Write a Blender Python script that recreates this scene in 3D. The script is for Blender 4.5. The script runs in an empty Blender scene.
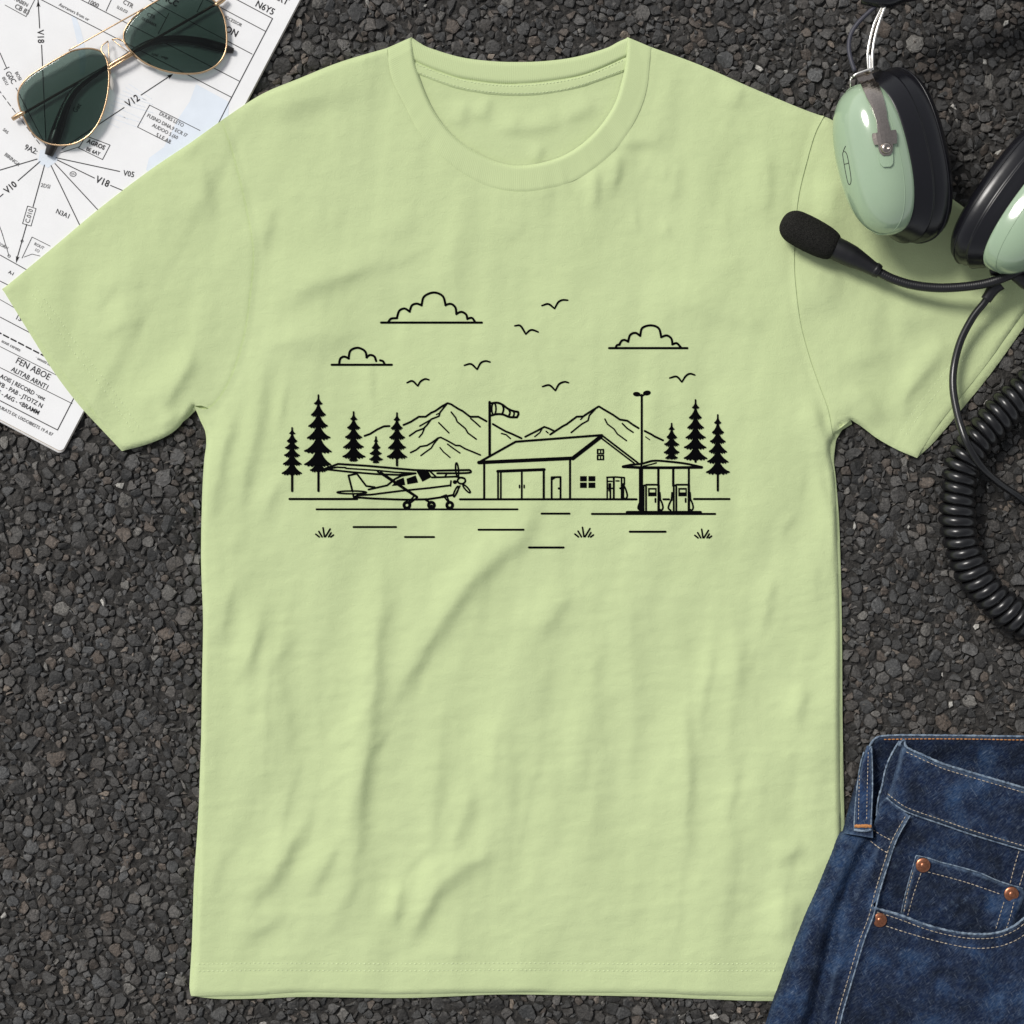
import bpy, bmesh, math, random
import numpy as np
from mathutils import Vector, Matrix, noise as mnoise
from mathutils.geometry import tessellate_polygon
from mathutils.bvhtree import BVHTree

random.seed(7); rng = np.random.default_rng(7)
S = 0.00075            # metres per design unit (0.75 mm)
HC = 1.5               # camera height
HU = HC / S
scene = bpy.context.scene
COL = scene.collection
R = math.radians

# ------------------------------------------------------------------ helpers
def W(x, y, h=0.0):
    k = 1 - h / HU
    return ((x - 512) * S * k, (512 - y) * S * k, h * S)

def Wn(x, y, h):
    k = 1 - h / HU
    return np.stack([(x - 512) * S * k, (512 - y) * S * k, h * S + 0 * x], -1)

def mesh_obj(name, verts, faces, mat, parent=None, smooth=True):
    me = bpy.data.meshes.new(name)
    me.from_pydata([tuple(v) for v in verts], [], [tuple(f) for f in faces])
    me.update()
    if smooth:
        me.polygons.foreach_set('use_smooth', [True] * len(me.polygons))
    o = bpy.data.objects.new(name, me)
    COL.objects.link(o)
    if mat: me.materials.append(mat)
    if parent is not None: adopt(o, parent)
    return o

def adopt(o, parent):
    o.parent = parent
    # mesh parts sit at the world origin, only the root Empty is offset
    o.matrix_parent_inverse = Matrix.Translation(-parent.location) if parent.type == 'EMPTY' else Matrix.Identity(4)

def thing(name, label, cat, loc):
    o = bpy.data.objects.new(name, None)
    o.empty_display_size = 0.05
    COL.objects.link(o); o.location = loc
    o['label'] = label; o['category'] = cat
    return o

def smooth_line(pts, step=3.0, closed=False):
    P = np.array(pts, float)
    n = len(P)
    if n < 3: 
        return resample(P, step)
    if closed:
        Q = np.vstack([P[-1], P, P[0], P[1]])
        segs = n
    else:
        Q = np.vstack([2 * P[0] - P[1], P, 2 * P[-1] - P[-2]])
        segs = n - 1
    out = []
    for i in range(segs):
        p0, p1, p2, p3 = Q[i], Q[i + 1], Q[i + 2], Q[i + 3]
        L = np.linalg.norm((p2 - p1)[:2])
        m = max(2, int(L / step) + 1)
        for t in np.arange(m) / m:
            out.append(0.5 * ((2 * p1) + (-p0 + p2) * t + (2 * p0 - 5 * p1 + 4 * p2 - p3) * t * t
                              + (-p0 + 3 * p1 - 3 * p2 + p3) * t ** 3))
    if not closed: out.append(P[-1])
    return np.array(out)

def resample(P, step, n=None, closed=False):
    P = np.array(P, float)
    if closed: P = np.vstack([P, P[:1]])
    d = np.r_[0, np.cumsum(np.linalg.norm(np.diff(P, axis=0), axis=1))]
    m = n if n else max(2, int(math.ceil(d[-1] / step)) + 1)
    t = np.linspace(0, d[-1], m)
    out = np.stack([np.interp(t, d, P[:, k]) for k in range(P.shape[1])], -1)
    return out[:-1] if closed else out

def inside(x, y, poly):
    res = np.zeros(x.shape, bool)
    n = len(poly)
    for i in range(n):
        x1, y1 = poly[i]; x2, y2 = poly[(i + 1) % n]
        if y1 == y2: continue
        c = ((y1 > y) != (y2 > y)) & (x < (x2 - x1) * (y - y1) / (y2 - y1) + x1)
        res ^= c
    return res

def dist_line(x, y, line, closed=False, cap=None):
    """distance to polyline (capped for speed)"""
    best = np.full(x.shape, 1e9)
    n = len(line)
    for i in range(n if closed else n - 1):
        x1, y1 = line[i]; x2, y2 = line[(i + 1) % n]
        dx, dy = x2 - x1, y2 - y1
        L = dx * dx + dy * dy + 1e-9
        t = np.clip(((x - x1) * dx + (y - y1) * dy) / L, 0, 1)
        best = np.minimum(best, (x - x1 - t * dx) ** 2 + (y - y1 - t * dy) ** 2)
    return np.sqrt(best)

def snap_to(px, py, poly):
    n = len(poly)
    A = poly; B = np.roll(poly, -1, 0)
    D = B - A; L = (D ** 2).sum(1) + 1e-9
    t = ((px[:, None] - A[None, :, 0]) * D[None, :, 0] + (py[:, None] - A[None, :, 1]) * D[None, :, 1]) / L
    t = np.clip(t, 0, 1)
    qx = A[None, :, 0] + t * D[None, :, 0]; qy = A[None, :, 1] + t * D[None, :, 1]
    d = (qx - px[:, None]) ** 2 + (qy - py[:, None]) ** 2
    k = d.argmin(1); r = np.arange(len(px))
    return qx[r, k], qy[r, k]

_lat = {}
def vn(x, y, sx, sy, seed=0):
    """smooth value noise in -1..1"""
    if seed not in _lat:
        _lat[seed] = np.random.default_rng(1000 + seed).uniform(-1, 1, (128, 128))
    G = _lat[seed]
    u = np.asarray(x) / sx + 37.3; v = np.asarray(y) / sy + 51.7
    i = np.floor(u).astype(int); j = np.floor(v).astype(int)
    f = u - i; g = v - j
    f = f * f * f * (f * (f * 6 - 15) + 10); g = g * g * g * (g * (g * 6 - 15) + 10)
    a = G[j % 128, i % 128]; b = G[j % 128, (i + 1) % 128]
    c = G[(j + 1) % 128, i % 128]; d = G[(j + 1) % 128, (i + 1) % 128]
    return (a * (1 - f) + b * f) * (1 - g) + (c * (1 - f) + d * f) * g

def fold(x, y, pts, amp, w, taper=0.25):
    """cloth ridge whose steep side faces the lower right; pts follow the steep side"""
    P = smooth_line(pts, 8); w = w * 1.2
    lo = P.min(0) - 5 * w; hi = P.max(0) + 5 * w
    m = (x > lo[0]) & (x < hi[0]) & (y > lo[1]) & (y < hi[1])
    out = np.zeros(x.shape)
    if not m.any(): return out
    X = x[m]; Y = y[m]
    best = np.full(X.shape, 1e9); sg = np.zeros(X.shape); uu = np.zeros(X.shape)
    cum = np.r_[0, np.cumsum(np.linalg.norm(np.diff(P, axis=0), axis=1))]
    T = cum[-1]
    for i in range(len(P) - 1):
        x1, y1 = P[i]; dx, dy = P[i + 1] - P[i]
        L = dx * dx + dy * dy + 1e-9
        t = ((X - x1) * dx + (Y - y1) * dy) / L
        tc = np.clip(t, 0, 1)
        d = (X - x1 - tc * dx) ** 2 + (Y - y1 - tc * dy) ** 2
        nx, ny = -dy, dx
        if nx * 1.0 + ny * 0.8 < 0: nx, ny = -nx, -ny
        s = np.sign((X - x1) * nx + (Y - y1) * ny)
        k = d < best
        best = np.where(k, d, best); sg = np.where(k, s, sg)
        uu = np.where(k, (cum[i] + tc * math.sqrt(L)) / T, uu)
    d = np.sqrt(best) * sg
    a = np.clip(uu / taper, 0, 1); b = np.clip((1 - uu) / taper, 0, 1)
    tp = (a * a * (3 - 2 * a)) * (b * b * (3 - 2 * b))
    e = d + 0.8 * w
    wl = np.where(e < 0, 2.3 * w, 1.05 * w)
    out[m] = 1.8 * amp * np.exp(-(e / wl) ** 2) * tp
    return out

def panel(name, poly, hf, cell, mat, parent, base=None):
    poly = np.array(poly, float)
    lo = poly.min(0) - cell; hi = poly.max(0) + cell
    nx = int((hi[0] - lo[0]) / cell) + 2; ny = int((hi[1] - lo[1]) / cell) + 2
    gx = lo[0] + np.arange(nx) * cell; gy = lo[1] + np.arange(ny) * cell
    CX, CY = np.meshgrid(gx[:-1] + cell / 2, gy[:-1] + cell / 2)
    keep = inside(CX, CY, poly)
    J, I = np.nonzero(keep)
    q = np.stack([J * nx + I, (J + 1) * nx + I, (J + 1) * nx + I + 1, J * nx + I + 1], -1)
    used, inv = np.unique(q, return_inverse=True)
    q = inv.reshape(q.shape)
    X = gx[used % nx].astype(float); Y = gy[used // nx].astype(float)
    E = np.concatenate([q[:, [0, 1]], q[:, [1, 2]], q[:, [2, 3]], q[:, [3, 0]]])
    N = len(used)
    key = np.sort(E, 1); key = key[:, 0] * N + key[:, 1]
    uq, idx, cnt = np.unique(key, return_index=True, return_counts=True)
    BE = E[idx[cnt == 1]]
    bv = np.unique(BE)
    sx, sy = snap_to(X[bv], Y[bv], poly)
    X[bv] = sx; Y[bv] = sy
    # keep sharp corners
    P0 = np.roll(poly, 1, 0); P2 = np.roll(poly, -1, 0)
    a = poly - P0; b = P2 - poly
    ang = np.abs(np.arctan2(a[:, 0] * b[:, 1] - a[:, 1] * b[:, 0], (a * b).sum(1)))
    for c in poly[ang > 0.6]:
        k = bv[((X[bv] - c[0]) ** 2 + (Y[bv] - c[1]) ** 2).argmin()]
        if (X[k] - c[0]) ** 2 + (Y[k] - c[1]) ** 2 < (1.5 * cell) ** 2:
            X[k], Y[k] = c
    H = hf(X, Y)
    V = Wn(X, Y, H)
    faces = q.tolist()
    if base is not None:
        nb = len(bv); mp = {int(v): N + i for i, v in enumerate(bv)}
        V = np.vstack([V, V[bv], Wn(X[bv], Y[bv], np.minimum(H[bv] - 0.2, base))])
        for e0, e1 in BE:
            a_ = mp[int(e0)]; b_ = mp[int(e1)]
            faces.append((b_, a_, a_ + nb, b_ + nb))
    o = mesh_obj(name, V.tolist(), faces, mat, parent)
    return o

def tube_geo(P, rad, segs=10, closed=False, caps=True, flat=None):
    """P: n x 3 in world metres, rad: metres scalar or list"""
    P = np.array(P, float); n = len(P)
    rad = np.full(n, rad) if np.isscalar(rad) else np.array(rad, float)
    T = np.zeros_like(P)
    T[1:-1] = P[2:] - P[:-2]; T[0] = P[1] - P[0]; T[-1] = P[-1] - P[-2]
    if closed: T[0] = P[1] - P[-1]; T[-1] = P[0] - P[-2]
    T /= np.linalg.norm(T, axis=1)[:, None] + 1e-12
    up = np.array([0, 0, 1.0])
    if abs(T[0] @ up) > 0.9: up = np.array([1.0, 0, 0])
    N = up - (up @ T[0]) * T[0]; N /= np.linalg.norm(N)
    V = []; F = []
    for i in range(n):
        N = N - (N @ T[i]) * T[i]; N /= np.linalg.norm(N) + 1e-12
        B = np.cross(T[i], N)
        for k in range(segs):
            a = 2 * math.pi * k / segs
            c, s = math.cos(a), math.sin(a)
            if flat: c *= flat[0]; s *= flat[1]
            V.append(P[i] + rad[i] * (c * N + s * B))
    m = n if closed else n - 1
    for i in range(m):
        j = (i + 1) % n
        for k in range(segs):
            k2 = (k + 1) % segs
            F.append((i * segs + k, i * segs + k2, j * segs + k2, j * segs + k))
    if caps and not closed:
        F.append(tuple(range(segs))[::-1]); F.append(tuple((n - 1) * segs + k for k in range(segs)))
    return V, F

class MB:
    def __init__(s): s.V = []; s.F = []
    def add(s, V, F):
        o = len(s.V); s.V += [tuple(v) for v in V]; s.F += [tuple(i + o for i in f) for f in F]
    def tube(s, pts, r, segs=10, closed=False, step=3, smooth=True, flat=None):
        P = np.array(pts, float)
        if smooth and len(P) > 2: P = smooth_line(P, step, closed)
        Wp = [W(*p) for p in P]
        if not np.isscalar(r): r = np.interp(np.linspace(0, 1, len(P)), np.linspace(0, 1, len(r)), r)
        s.add(*tube_geo(Wp, np.array(r) * S if not np.isscalar(r) else r * S, segs, closed, flat=flat))
    def build(s, name, mat, parent=None, smooth=True): return mesh_obj(name, s.V, s.F, mat, parent, smooth)

def loft(rings, close_start=False, close_end=False):
    n = len(rings[0]); V = []; F = []
    for r in rings: V += [tuple(p) for p in r]
    for i in range(len(rings) - 1):
        for k in range(n):
            k2 = (k + 1) % n
            F.append((i * n + k, i * n + k2, (i + 1) * n + k2, (i + 1) * n + k))
    if close_start: F.append(tuple(range(n))[::-1])
    if close_end: F.append(tuple((len(rings) - 1) * n + k for k in range(n)))
    return V, F

# ------------------------------------------------------------------ materials
class NT:
    def __init__(s, name):
        s.m = bpy.data.materials.new(name); s.m.use_nodes = True
        s.t = s.m.node_tree; s.b = s.t.nodes['Principled BSDF']
        s.tc = s.t.nodes.new('ShaderNodeTexCoord')
    def n(s, typ, **kw):
        nd = s.t.nodes.new(typ)
        for k, v in kw.items():
            if k in nd.inputs.keys() if isinstance(k, str) else False: nd.inputs[k].default_value = v
            else: setattr(nd, k, v)
        return nd
    def l(s, a, b): s.t.links.new(a, b)
    def coord(s, scale=(1, 1, 1), rot=(0, 0, 0)):
        mp = s.t.nodes.new('ShaderNodeMapping')
        mp.inputs['Scale'].default_value = scale
        g = s.t.nodes.new('ShaderNodeNewGeometry')
        if any(rot):      # turn first, stretch afterwards
            m0 = s.t.nodes.new('ShaderNodeMapping'); m0.inputs['Rotation'].default_value = rot
            s.l(g.outputs['Position'], m0.inputs['Vector']); s.l(m0.outputs['Vector'], mp.inputs['Vector'])
        else: s.l(g.outputs['Position'], mp.inputs['Vector'])
        return mp.outputs['Vector']
    def noise(s, scale, detail=3, vec=None, rough=0.55, dist=0):
        nd = s.t.nodes.new('ShaderNodeTexNoise')
        nd.inputs['Scale'].default_value = scale; nd.inputs['Detail'].default_value = detail
        nd.inputs['Roughness'].default_value = rough; nd.inputs['Distortion'].default_value = dist
        s.l(vec if vec is not None else s.coord(), nd.inputs['Vector'])
        return nd.outputs['Fac']
    def ramp(s, fac, stops):
        nd = s.t.nodes.new('ShaderNodeValToRGB')
        e = nd.color_ramp.elements
        while len(e) < len(stops): e.new(0.5)
        for el, (p, c) in zip(e, stops):
            el.position = p; el.color = (*c, 1) if len(c) == 3 else c
        s.l(fac, nd.inputs['Fac']); return nd.outputs['Color']
    def mix(s, fac, a, b, mode='MIX'):
        nd = s.t.nodes.new('ShaderNodeMix'); nd.data_type = 'RGBA'; nd.blend_type = mode
        for v, i in ((fac, 0), (a, 6), (b, 7)):
            if hasattr(v, 'is_linked'): s.l(v, nd.inputs[i])
            elif i == 0: nd.inputs[0].default_value = v
            else: nd.inputs[i].default_value = (*v, 1)
        return nd.outputs[2]
    def math(s, op, a, b=0.0):
        nd = s.t.nodes.new('ShaderNodeMath'); nd.operation = op
        for v, i in ((a, 0), (b, 1)):
            if hasattr(v, 'is_linked'): s.l(v, nd.inputs[i])
            else: nd.inputs[i].default_value = v
        return nd.outputs[0]
    def bump(s, h, strength=0.3, dist=0.0005, prev=None):
        nd = s.t.nodes.new('ShaderNodeBump')
        nd.inputs['Strength'].default_value = strength; nd.inputs['Distance'].default_value = dist
        s.l(h, nd.inputs['Height'])
        if prev is not None: s.l(prev, nd.inputs['Normal'])
        s.l(nd.outputs['Normal'], s.b.inputs['Normal'])
        return nd.outputs['Normal']
    def col(s, c):
        if hasattr(c, 'is_linked'): s.l(c, s.b.inputs['Base Color'])
        else: s.b.inputs['Base Color'].default_value = (*c, 1)
    def set(s, **kw):
        for k, v in kw.items(): s.b.inputs[k.replace('_', ' ')].default_value = v
        return s

def simple(name, c, rough=0.5, metal=0.0, spec=0.5, var=0.12, nscale=900, bump=0.0, bscale=2500):
    t = NT(name)
    f = t.noise(nscale, 3)
    t.col(t.ramp(f, [(0.3, tuple(v * (1 - var) for v in c)), (0.7, tuple(min(1, v * (1 + var)) for v in c))]))
    t.set(Roughness=rough, Metallic=metal); t.b.inputs['Specular IOR Level'].default_value = spec
    if bump: t.bump(t.noise(bscale, 3), bump, 0.0004)
    return t.m

def mat_shirt(rib=False):
    t = NT('lime_rib_knit' if rib else 'lime_cotton_jersey')
    f = t.noise(14, 3); f2 = t.noise(1600, 2)
    c = t.mix(f, (0.497, 0.585, 0.310), (0.528, 0.612, 0.338))
    c = t.mix(t.math('MULTIPLY', f2, 0.3), c, (0.44, 0.52, 0.265))
    t.col(c)
    t.set(Roughness=0.9); t.b.inputs['Specular IOR Level'].default_value = 0.15
    t.b.inputs['Sheen Weight'].default_value = 0.15; t.b.inputs['Sheen Roughness'].default_value = 0.5
    if rib:
        uv = t.n('ShaderNodeUVMap'); wv = t.n('ShaderNodeTexWave')
        wv.inputs['Scale'].default_value = 1.0; wv.inputs['Distortion'].default_value = 0.3
        t.l(uv.outputs['UV'], wv.inputs['Vector'])
        n1 = t.bump(wv.outputs['Fac'], 0.22, 0.0004)
        t.bump(t.noise(2200, 2), 0.15, 0.0004, n1)
    else:
        # fine horizontal crinkles of washed jersey, then the knit grain
        n1 = t.bump(t.noise(1, 4, t.coord((85, 190, 100)), 0.6, 0.9), 0.20, 0.0014)
        n2 = t.bump(t.noise(150, 3), 0.2, 0.0012, n1)
        t.bump(t.noise(1, 2, t.coord((1500, 900, 900))), 0.42, 0.0006, n2)
    return t.m

def mat_denim(name='indigo_denim', dark=1.0, worn=0.0):
    t = NT(name)
    big = t.noise(38, 4, rough=0.65)
    twl = t.noise(1, 2, t.coord((330, 1300, 600), (0, 0, R(-40))), .5)
    base = t.ramp(big, [(0.34, (0.0018 * dark, 0.0050 * dark, 0.0155 * dark)), (0.50, (0.0028 * dark, 0.0105 * dark, 0.038 * dark)),
                        (0.70, (0.0155 * dark, 0.046 * dark, 0.118 * dark))])
    tw = t.mix(t.math('MULTIPLY', t.ramp(twl, [(.42, (0, 0, 0)), (.68, (1, 1, 1))]), t.math('ADD', t.math('MULTIPLY', big, 0.62), -0.13)), base, (0.16, 0.21, 0.28))
    # pale slubs along warp and weft
    sa = t.noise(1, 2, t.coord((150, 1100, 300), (0, 0, R(62))))
    sb = t.noise(1, 2, t.coord((150, 1100, 300), (0, 0, R(-40))))
    sl = t.math('MAXIMUM', sa, sb)
    slr = t.ramp(sl, [(0.62, (0, 0, 0)), (0.79, (1, 1, 1))])
    c = t.mix(t.math('MULTIPLY', slr, t.math('MULTIPLY', big, 0.62)), tw, (0.30, 0.36, 0.44))
    gp = t.n('ShaderNodeNewGeometry')
    wear = t.ramp(gp.outputs['Pointiness'], [(.515, (0, 0, 0)), (.57, (1, 1, 1))])
    c = t.mix(t.math('MULTIPLY', wear, t.math('MULTIPLY', t.noise(500, 3), .8)), c, (0.15, 0.22, 0.32))
    fine = t.noise(1500, 2)
    c = t.mix(t.math('MULTIPLY', fine, 0.35), c, (0.006, 0.012, 0.028))
    if worn:
        wf = t.noise(260, 4, rough=0.7)
        c = t.mix(t.ramp(wf, [(0.38, (worn * .05,) * 3), (0.62, (worn,) * 3)]), c, (0.36, 0.44, 0.52))
    t.col(c); t.set(Roughness=0.85); t.b.inputs['Specular IOR Level'].default_value = 0.2
    n1 = t.bump(twl, 0.5, 0.0005)
    n2 = t.bump(t.noise(120, 4), 0.75, 0.0026, n1)
    t.bump(t.noise(1600, 2), 0.3, 0.0004, n2)
    return t.m

M = {}
M['shirt'] = mat_shirt(); M['rib'] = mat_shirt(True)
M['shirt_thread'] = simple('lime_thread', (0.62, 0.70, 0.44), 0.8, spec=0.2)
M['ink'] = simple('black_print_ink', (0.003, 0.003, 0.0035), 1.0, spec=0.0)
M['paper'] = simple('chart_paper', (0.80, 0.80, 0.805), 0.75, spec=0.25, var=0.02, nscale=60, bump=0.05, bscale=900)
M['paper_edge'] = simple('page_edge', (0.55, 0.49, 0.42), 0.85, spec=0.2, var=0.15)
M['map_ink'] = simple('map_ink', (0.034, 0.032, 0.034), 0.8, spec=0.2)
M['map_grey'] = simple('map_grey_ink', (0.12, 0.115, 0.115), 0.8, spec=0.2)
M['map_blue'] = simple('map_water_tint', (0.70, 0.755, 0.825), 0.8, spec=0.2, var=0.03, nscale=80)
M['gold'] = simple('gold_metal', (0.55, 0.38, 0.23), 0.26, 1.0, var=0.05)
M['bronze'] = simple('dark_bronze_metal', (0.07, 0.05, 0.035), 0.35, 1.0, var=0.1)
M['tip'] = simple('dark_tortoise_plastic', (0.010, 0.008, 0.007), 0.22, spec=0.5)
M['steel'] = simple('nickel_steel', (0.40, 0.35, 0.31), 0.2, 1.0, var=0.12, nscale=900)
M['wire'] = simple('bright_wire', (0.78, 0.76, 0.72), 0.28, 1.0, var=0.05)
M['vinyl'] = simple('black_vinyl', (0.006, 0.006, 0.0085), 0.27, spec=0.45, bump=0.35, bscale=70)
M['rubber'] = simple('black_rubber', (0.010, 0.010, 0.012), 0.42, spec=0.4, bump=0.06, bscale=1500)
M['cord'] = simple('black_cord_plastic', (0.007, 0.007, 0.008), 0.28, spec=0.55)
M['boom_cord'] = simple('slate_cord', (0.045, 0.045, 0.06), 0.5, spec=0.35)
M['copper'] = simple('copper_rivet', (0.42, 0.175, 0.10), 0.34, 1.0, var=0.25, nscale=700)
M['tan_thread'] = simple('tan_thread', (0.42, 0.36, 0.285), 0.9, spec=0.1, var=0.45, nscale=700)
M['orange_thread'] = simple('orange_thread', (0.52, 0.24, 0.09), 0.85, spec=0.15, var=0.3)
M['pad'] = simple('clear_nose_pad', (0.72, 0.68, 0.62), 0.2, spec=0.5, var=0.03)
M['denim'] = mat_denim(); M['denim_dark'] = mat_denim('indigo_denim_inside', 0.9)
M['denim_loop'] = mat_denim('indigo_denim_loop', 1.6)
M['denim_worn'] = mat_denim('indigo_denim_worn_edge', 1.15, 0.62)
def mat_foam():
    t = NT('black_foam'); f = t.noise(1400, 3)
    t.col(t.ramp(f, [(0.35, (0.006, 0.006, 0.006)), (0.7, (0.032, 0.031, 0.028))]))
    t.set(Roughness=1.0); t.b.inputs['Specular IOR Level'].default_value = 0.1
    t.bump(t.noise(1100, 2), 0.9, 0.0012); return t.m
M['foam'] = mat_foam()
def mat_cup():
    t = NT('sage_green_enamel'); f = t.noise(25, 3)
    t.col(t.mix(f, (0.285, 0.395, 0.265), (0.335, 0.44, 0.31)))
    t.set(Roughness=0.16); t.b.inputs['Specular IOR Level'].default_value = 0.5
    t.b.inputs['Coat Weight'].default_value = 0.7; t.b.inputs['Coat Roughness'].default_value = 0.08
    return t.m
M['cup'] = mat_cup()
def mat_lens():
    m = bpy.data.materials.new('dark_green_lens'); m.use_nodes = True; t = m.node_tree
    t.nodes.clear()
    out = t.nodes.new('ShaderNodeOutputMaterial'); mx = t.nodes.new('ShaderNodeMixShader')
    tr = t.nodes.new('ShaderNodeBsdfTransparent'); tr.inputs['Color'].default_value = (0.40, 0.475, 0.447, 1)
    gl = t.nodes.new('ShaderNodeBsdfGlossy'); gl.inputs['Roughness'].default_value = 0.04
    fr = t.nodes.new('ShaderNodeFresnel'); fr.inputs['IOR'].default_value = 1.35
    t.links.new(fr.outputs[0], mx.inputs[0]); t.links.new(tr.outputs[0], mx.inputs[1]); t.links.new(gl.outputs[0], mx.inputs[2])
    t.links.new(mx.outputs[0], out.inputs[0]); return m
M['lens'] = mat_lens()

# ------------------------------------------------------------------ world, sun, camera
sun_dir = Vector((0.56, -0.50, -0.86)).normalized()       # light travels to the lower right
pos = -sun_dir
world = bpy.data.worlds.new('World'); scene.world = world; world.use_nodes = True
wt = world.node_tree; bg = wt.nodes['Background']
sky = wt.nodes.new('ShaderNodeTexSky'); sky.sky_type = 'NISHITA'; sky.sun_disc = False
sky.sun_elevation = math.asin(pos.z); sky.sun_rotation = math.atan2(pos.x, pos.y)
hs = wt.nodes.new('ShaderNodeHueSaturation'); hs.inputs['Saturation'].default_value = 0.18
wt.links.new(sky.outputs['Color'], hs.inputs['Color']); wt.links.new(hs.outputs['Color'], bg.inputs['Color'])
bg.inputs['Strength'].default_value = 0.068
sl = bpy.data.lights.new('sun', 'SUN'); sl.energy = 1.5; sl.angle = R(17); sl.color = (1.0, 0.965, 0.91)
so = bpy.data.objects.new('sun', sl); COL.objects.link(so)
so.rotation_mode = 'QUATERNION'; so.rotation_quaternion = sun_dir.to_track_quat('-Z', 'Y'); so.location = (-0.6, 0.6, 1.4)
cam = bpy.data.cameras.new('camera'); co = bpy.data.objects.new('camera', cam); COL.objects.link(co)
co.location = (0, 0, HC); cam.sensor_width = 36; cam.lens = 36 * HC / (1024 * S); cam.clip_start = 0.01; cam.clip_end = 50
scene.camera = co
vs = scene.view_settings; vs.view_transform = 'Standard'; vs.look = 'None'; vs.gamma = 1; vs.use_curve_mapping = False
vs.exposure = 0.84

# ------------------------------------------------------------------ shirt outlines
SHO_L = [(387, 48), (340, 62), (300, 78), (262, 94), (225, 118), (190, 143), (150, 170), (100, 208), (50, 250), (10, 283), (2, 289)]
HEM_SL_L = [(2, 289), (30, 327), (60, 369), (86, 401), (106, 429), (119, 448), (122, 451)]
UND_L = [(122, 451), (145, 445), (165, 437), (178, 428), (187, 416), (194, 406)]
SIDE_L = [(194, 406), (201, 418), (207, 435), (204, 462), (202, 500), (201, 560), (203, 620), (202, 680), (201, 740), (199, 800), (198, 860), (196, 920), (195, 960), (193, 978), (191, 990), (193, 996)]
HEM = [(193, 996), (250, 995), (300, 992), (350, 993), (406, 994), (500, 992), (600, 992), (660, 993), (700, 995), (772, 996), (842, 996)]
SIDE_R = [(842, 996), (841, 870), (840, 800), (839, 720), (839, 640), (838, 580), (836, 520), (834, 480), (830, 450), (833, 437), (840, 426), (851, 420)]
UND_R = [(851, 420), (862, 427), (878, 439), (898, 450), (917, 458)]
HEM_SL_R = [(917, 458), (924, 446), (942, 420), (985, 366), (1024, 312), (1050, 282)]
SHO_R = [(1050, 282), (1000, 235), (940, 190), (880, 148), (834, 121), (822, 116), (800, 108), (750, 87), (700, 65), (651, 47)]
COLL_OUT = [(387, 48), (391, 76), (404, 104), (422, 136), (454, 167), (485, 185), (516, 191.5), (547, 188.5), (579, 178), (610, 155), (632, 126), (646, 92), (651, 47)]
COLL_IN = [(412, 37), (413.5, 52), (417, 70), (432, 107), (454, 136), (485, 157), (519, 165.5), (560, 157), (591, 136), (613, 107), (623, 76), (626.5, 54), (627, 37)]
SEAM_L = [(222, 120), (233, 152), (244, 195), (252, 235), (254, 258), (251.6, 287), (245.6, 331), (234.7, 369), (221, 396), (207, 409), (194, 406)]
SEAM_R = [(824, 116), (815, 134), (807, 161), (799, 194), (795.5, 225), (794.2, 253), (795, 280), (800, 321), (809, 356), (819, 385), (828, 410), (833, 437)]
sm = lambda p, st=4: smooth_line(p, st)
def cat(*segs):
    out = []
    for s in segs:
        for p in s:
            if not out or abs(p[0] - out[-1][0]) + abs(p[1] - out[-1][1]) > 0.3: out.append(tuple(p))
    if abs(out[0][0] - out[-1][0]) + abs(out[0][1] - out[-1][1]) < 0.3: out.pop()
    return np.array(out)
SIL = cat(sm(SHO_L), sm(HEM_SL_L), sm(UND_L), sm(SIDE_L), sm(HEM), sm(SIDE_R), sm(UND_R), sm(HEM_SL_R), sm(SHO_R))
seamL = sm(SEAM_L); seamR = sm(SEAM_R)

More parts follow.
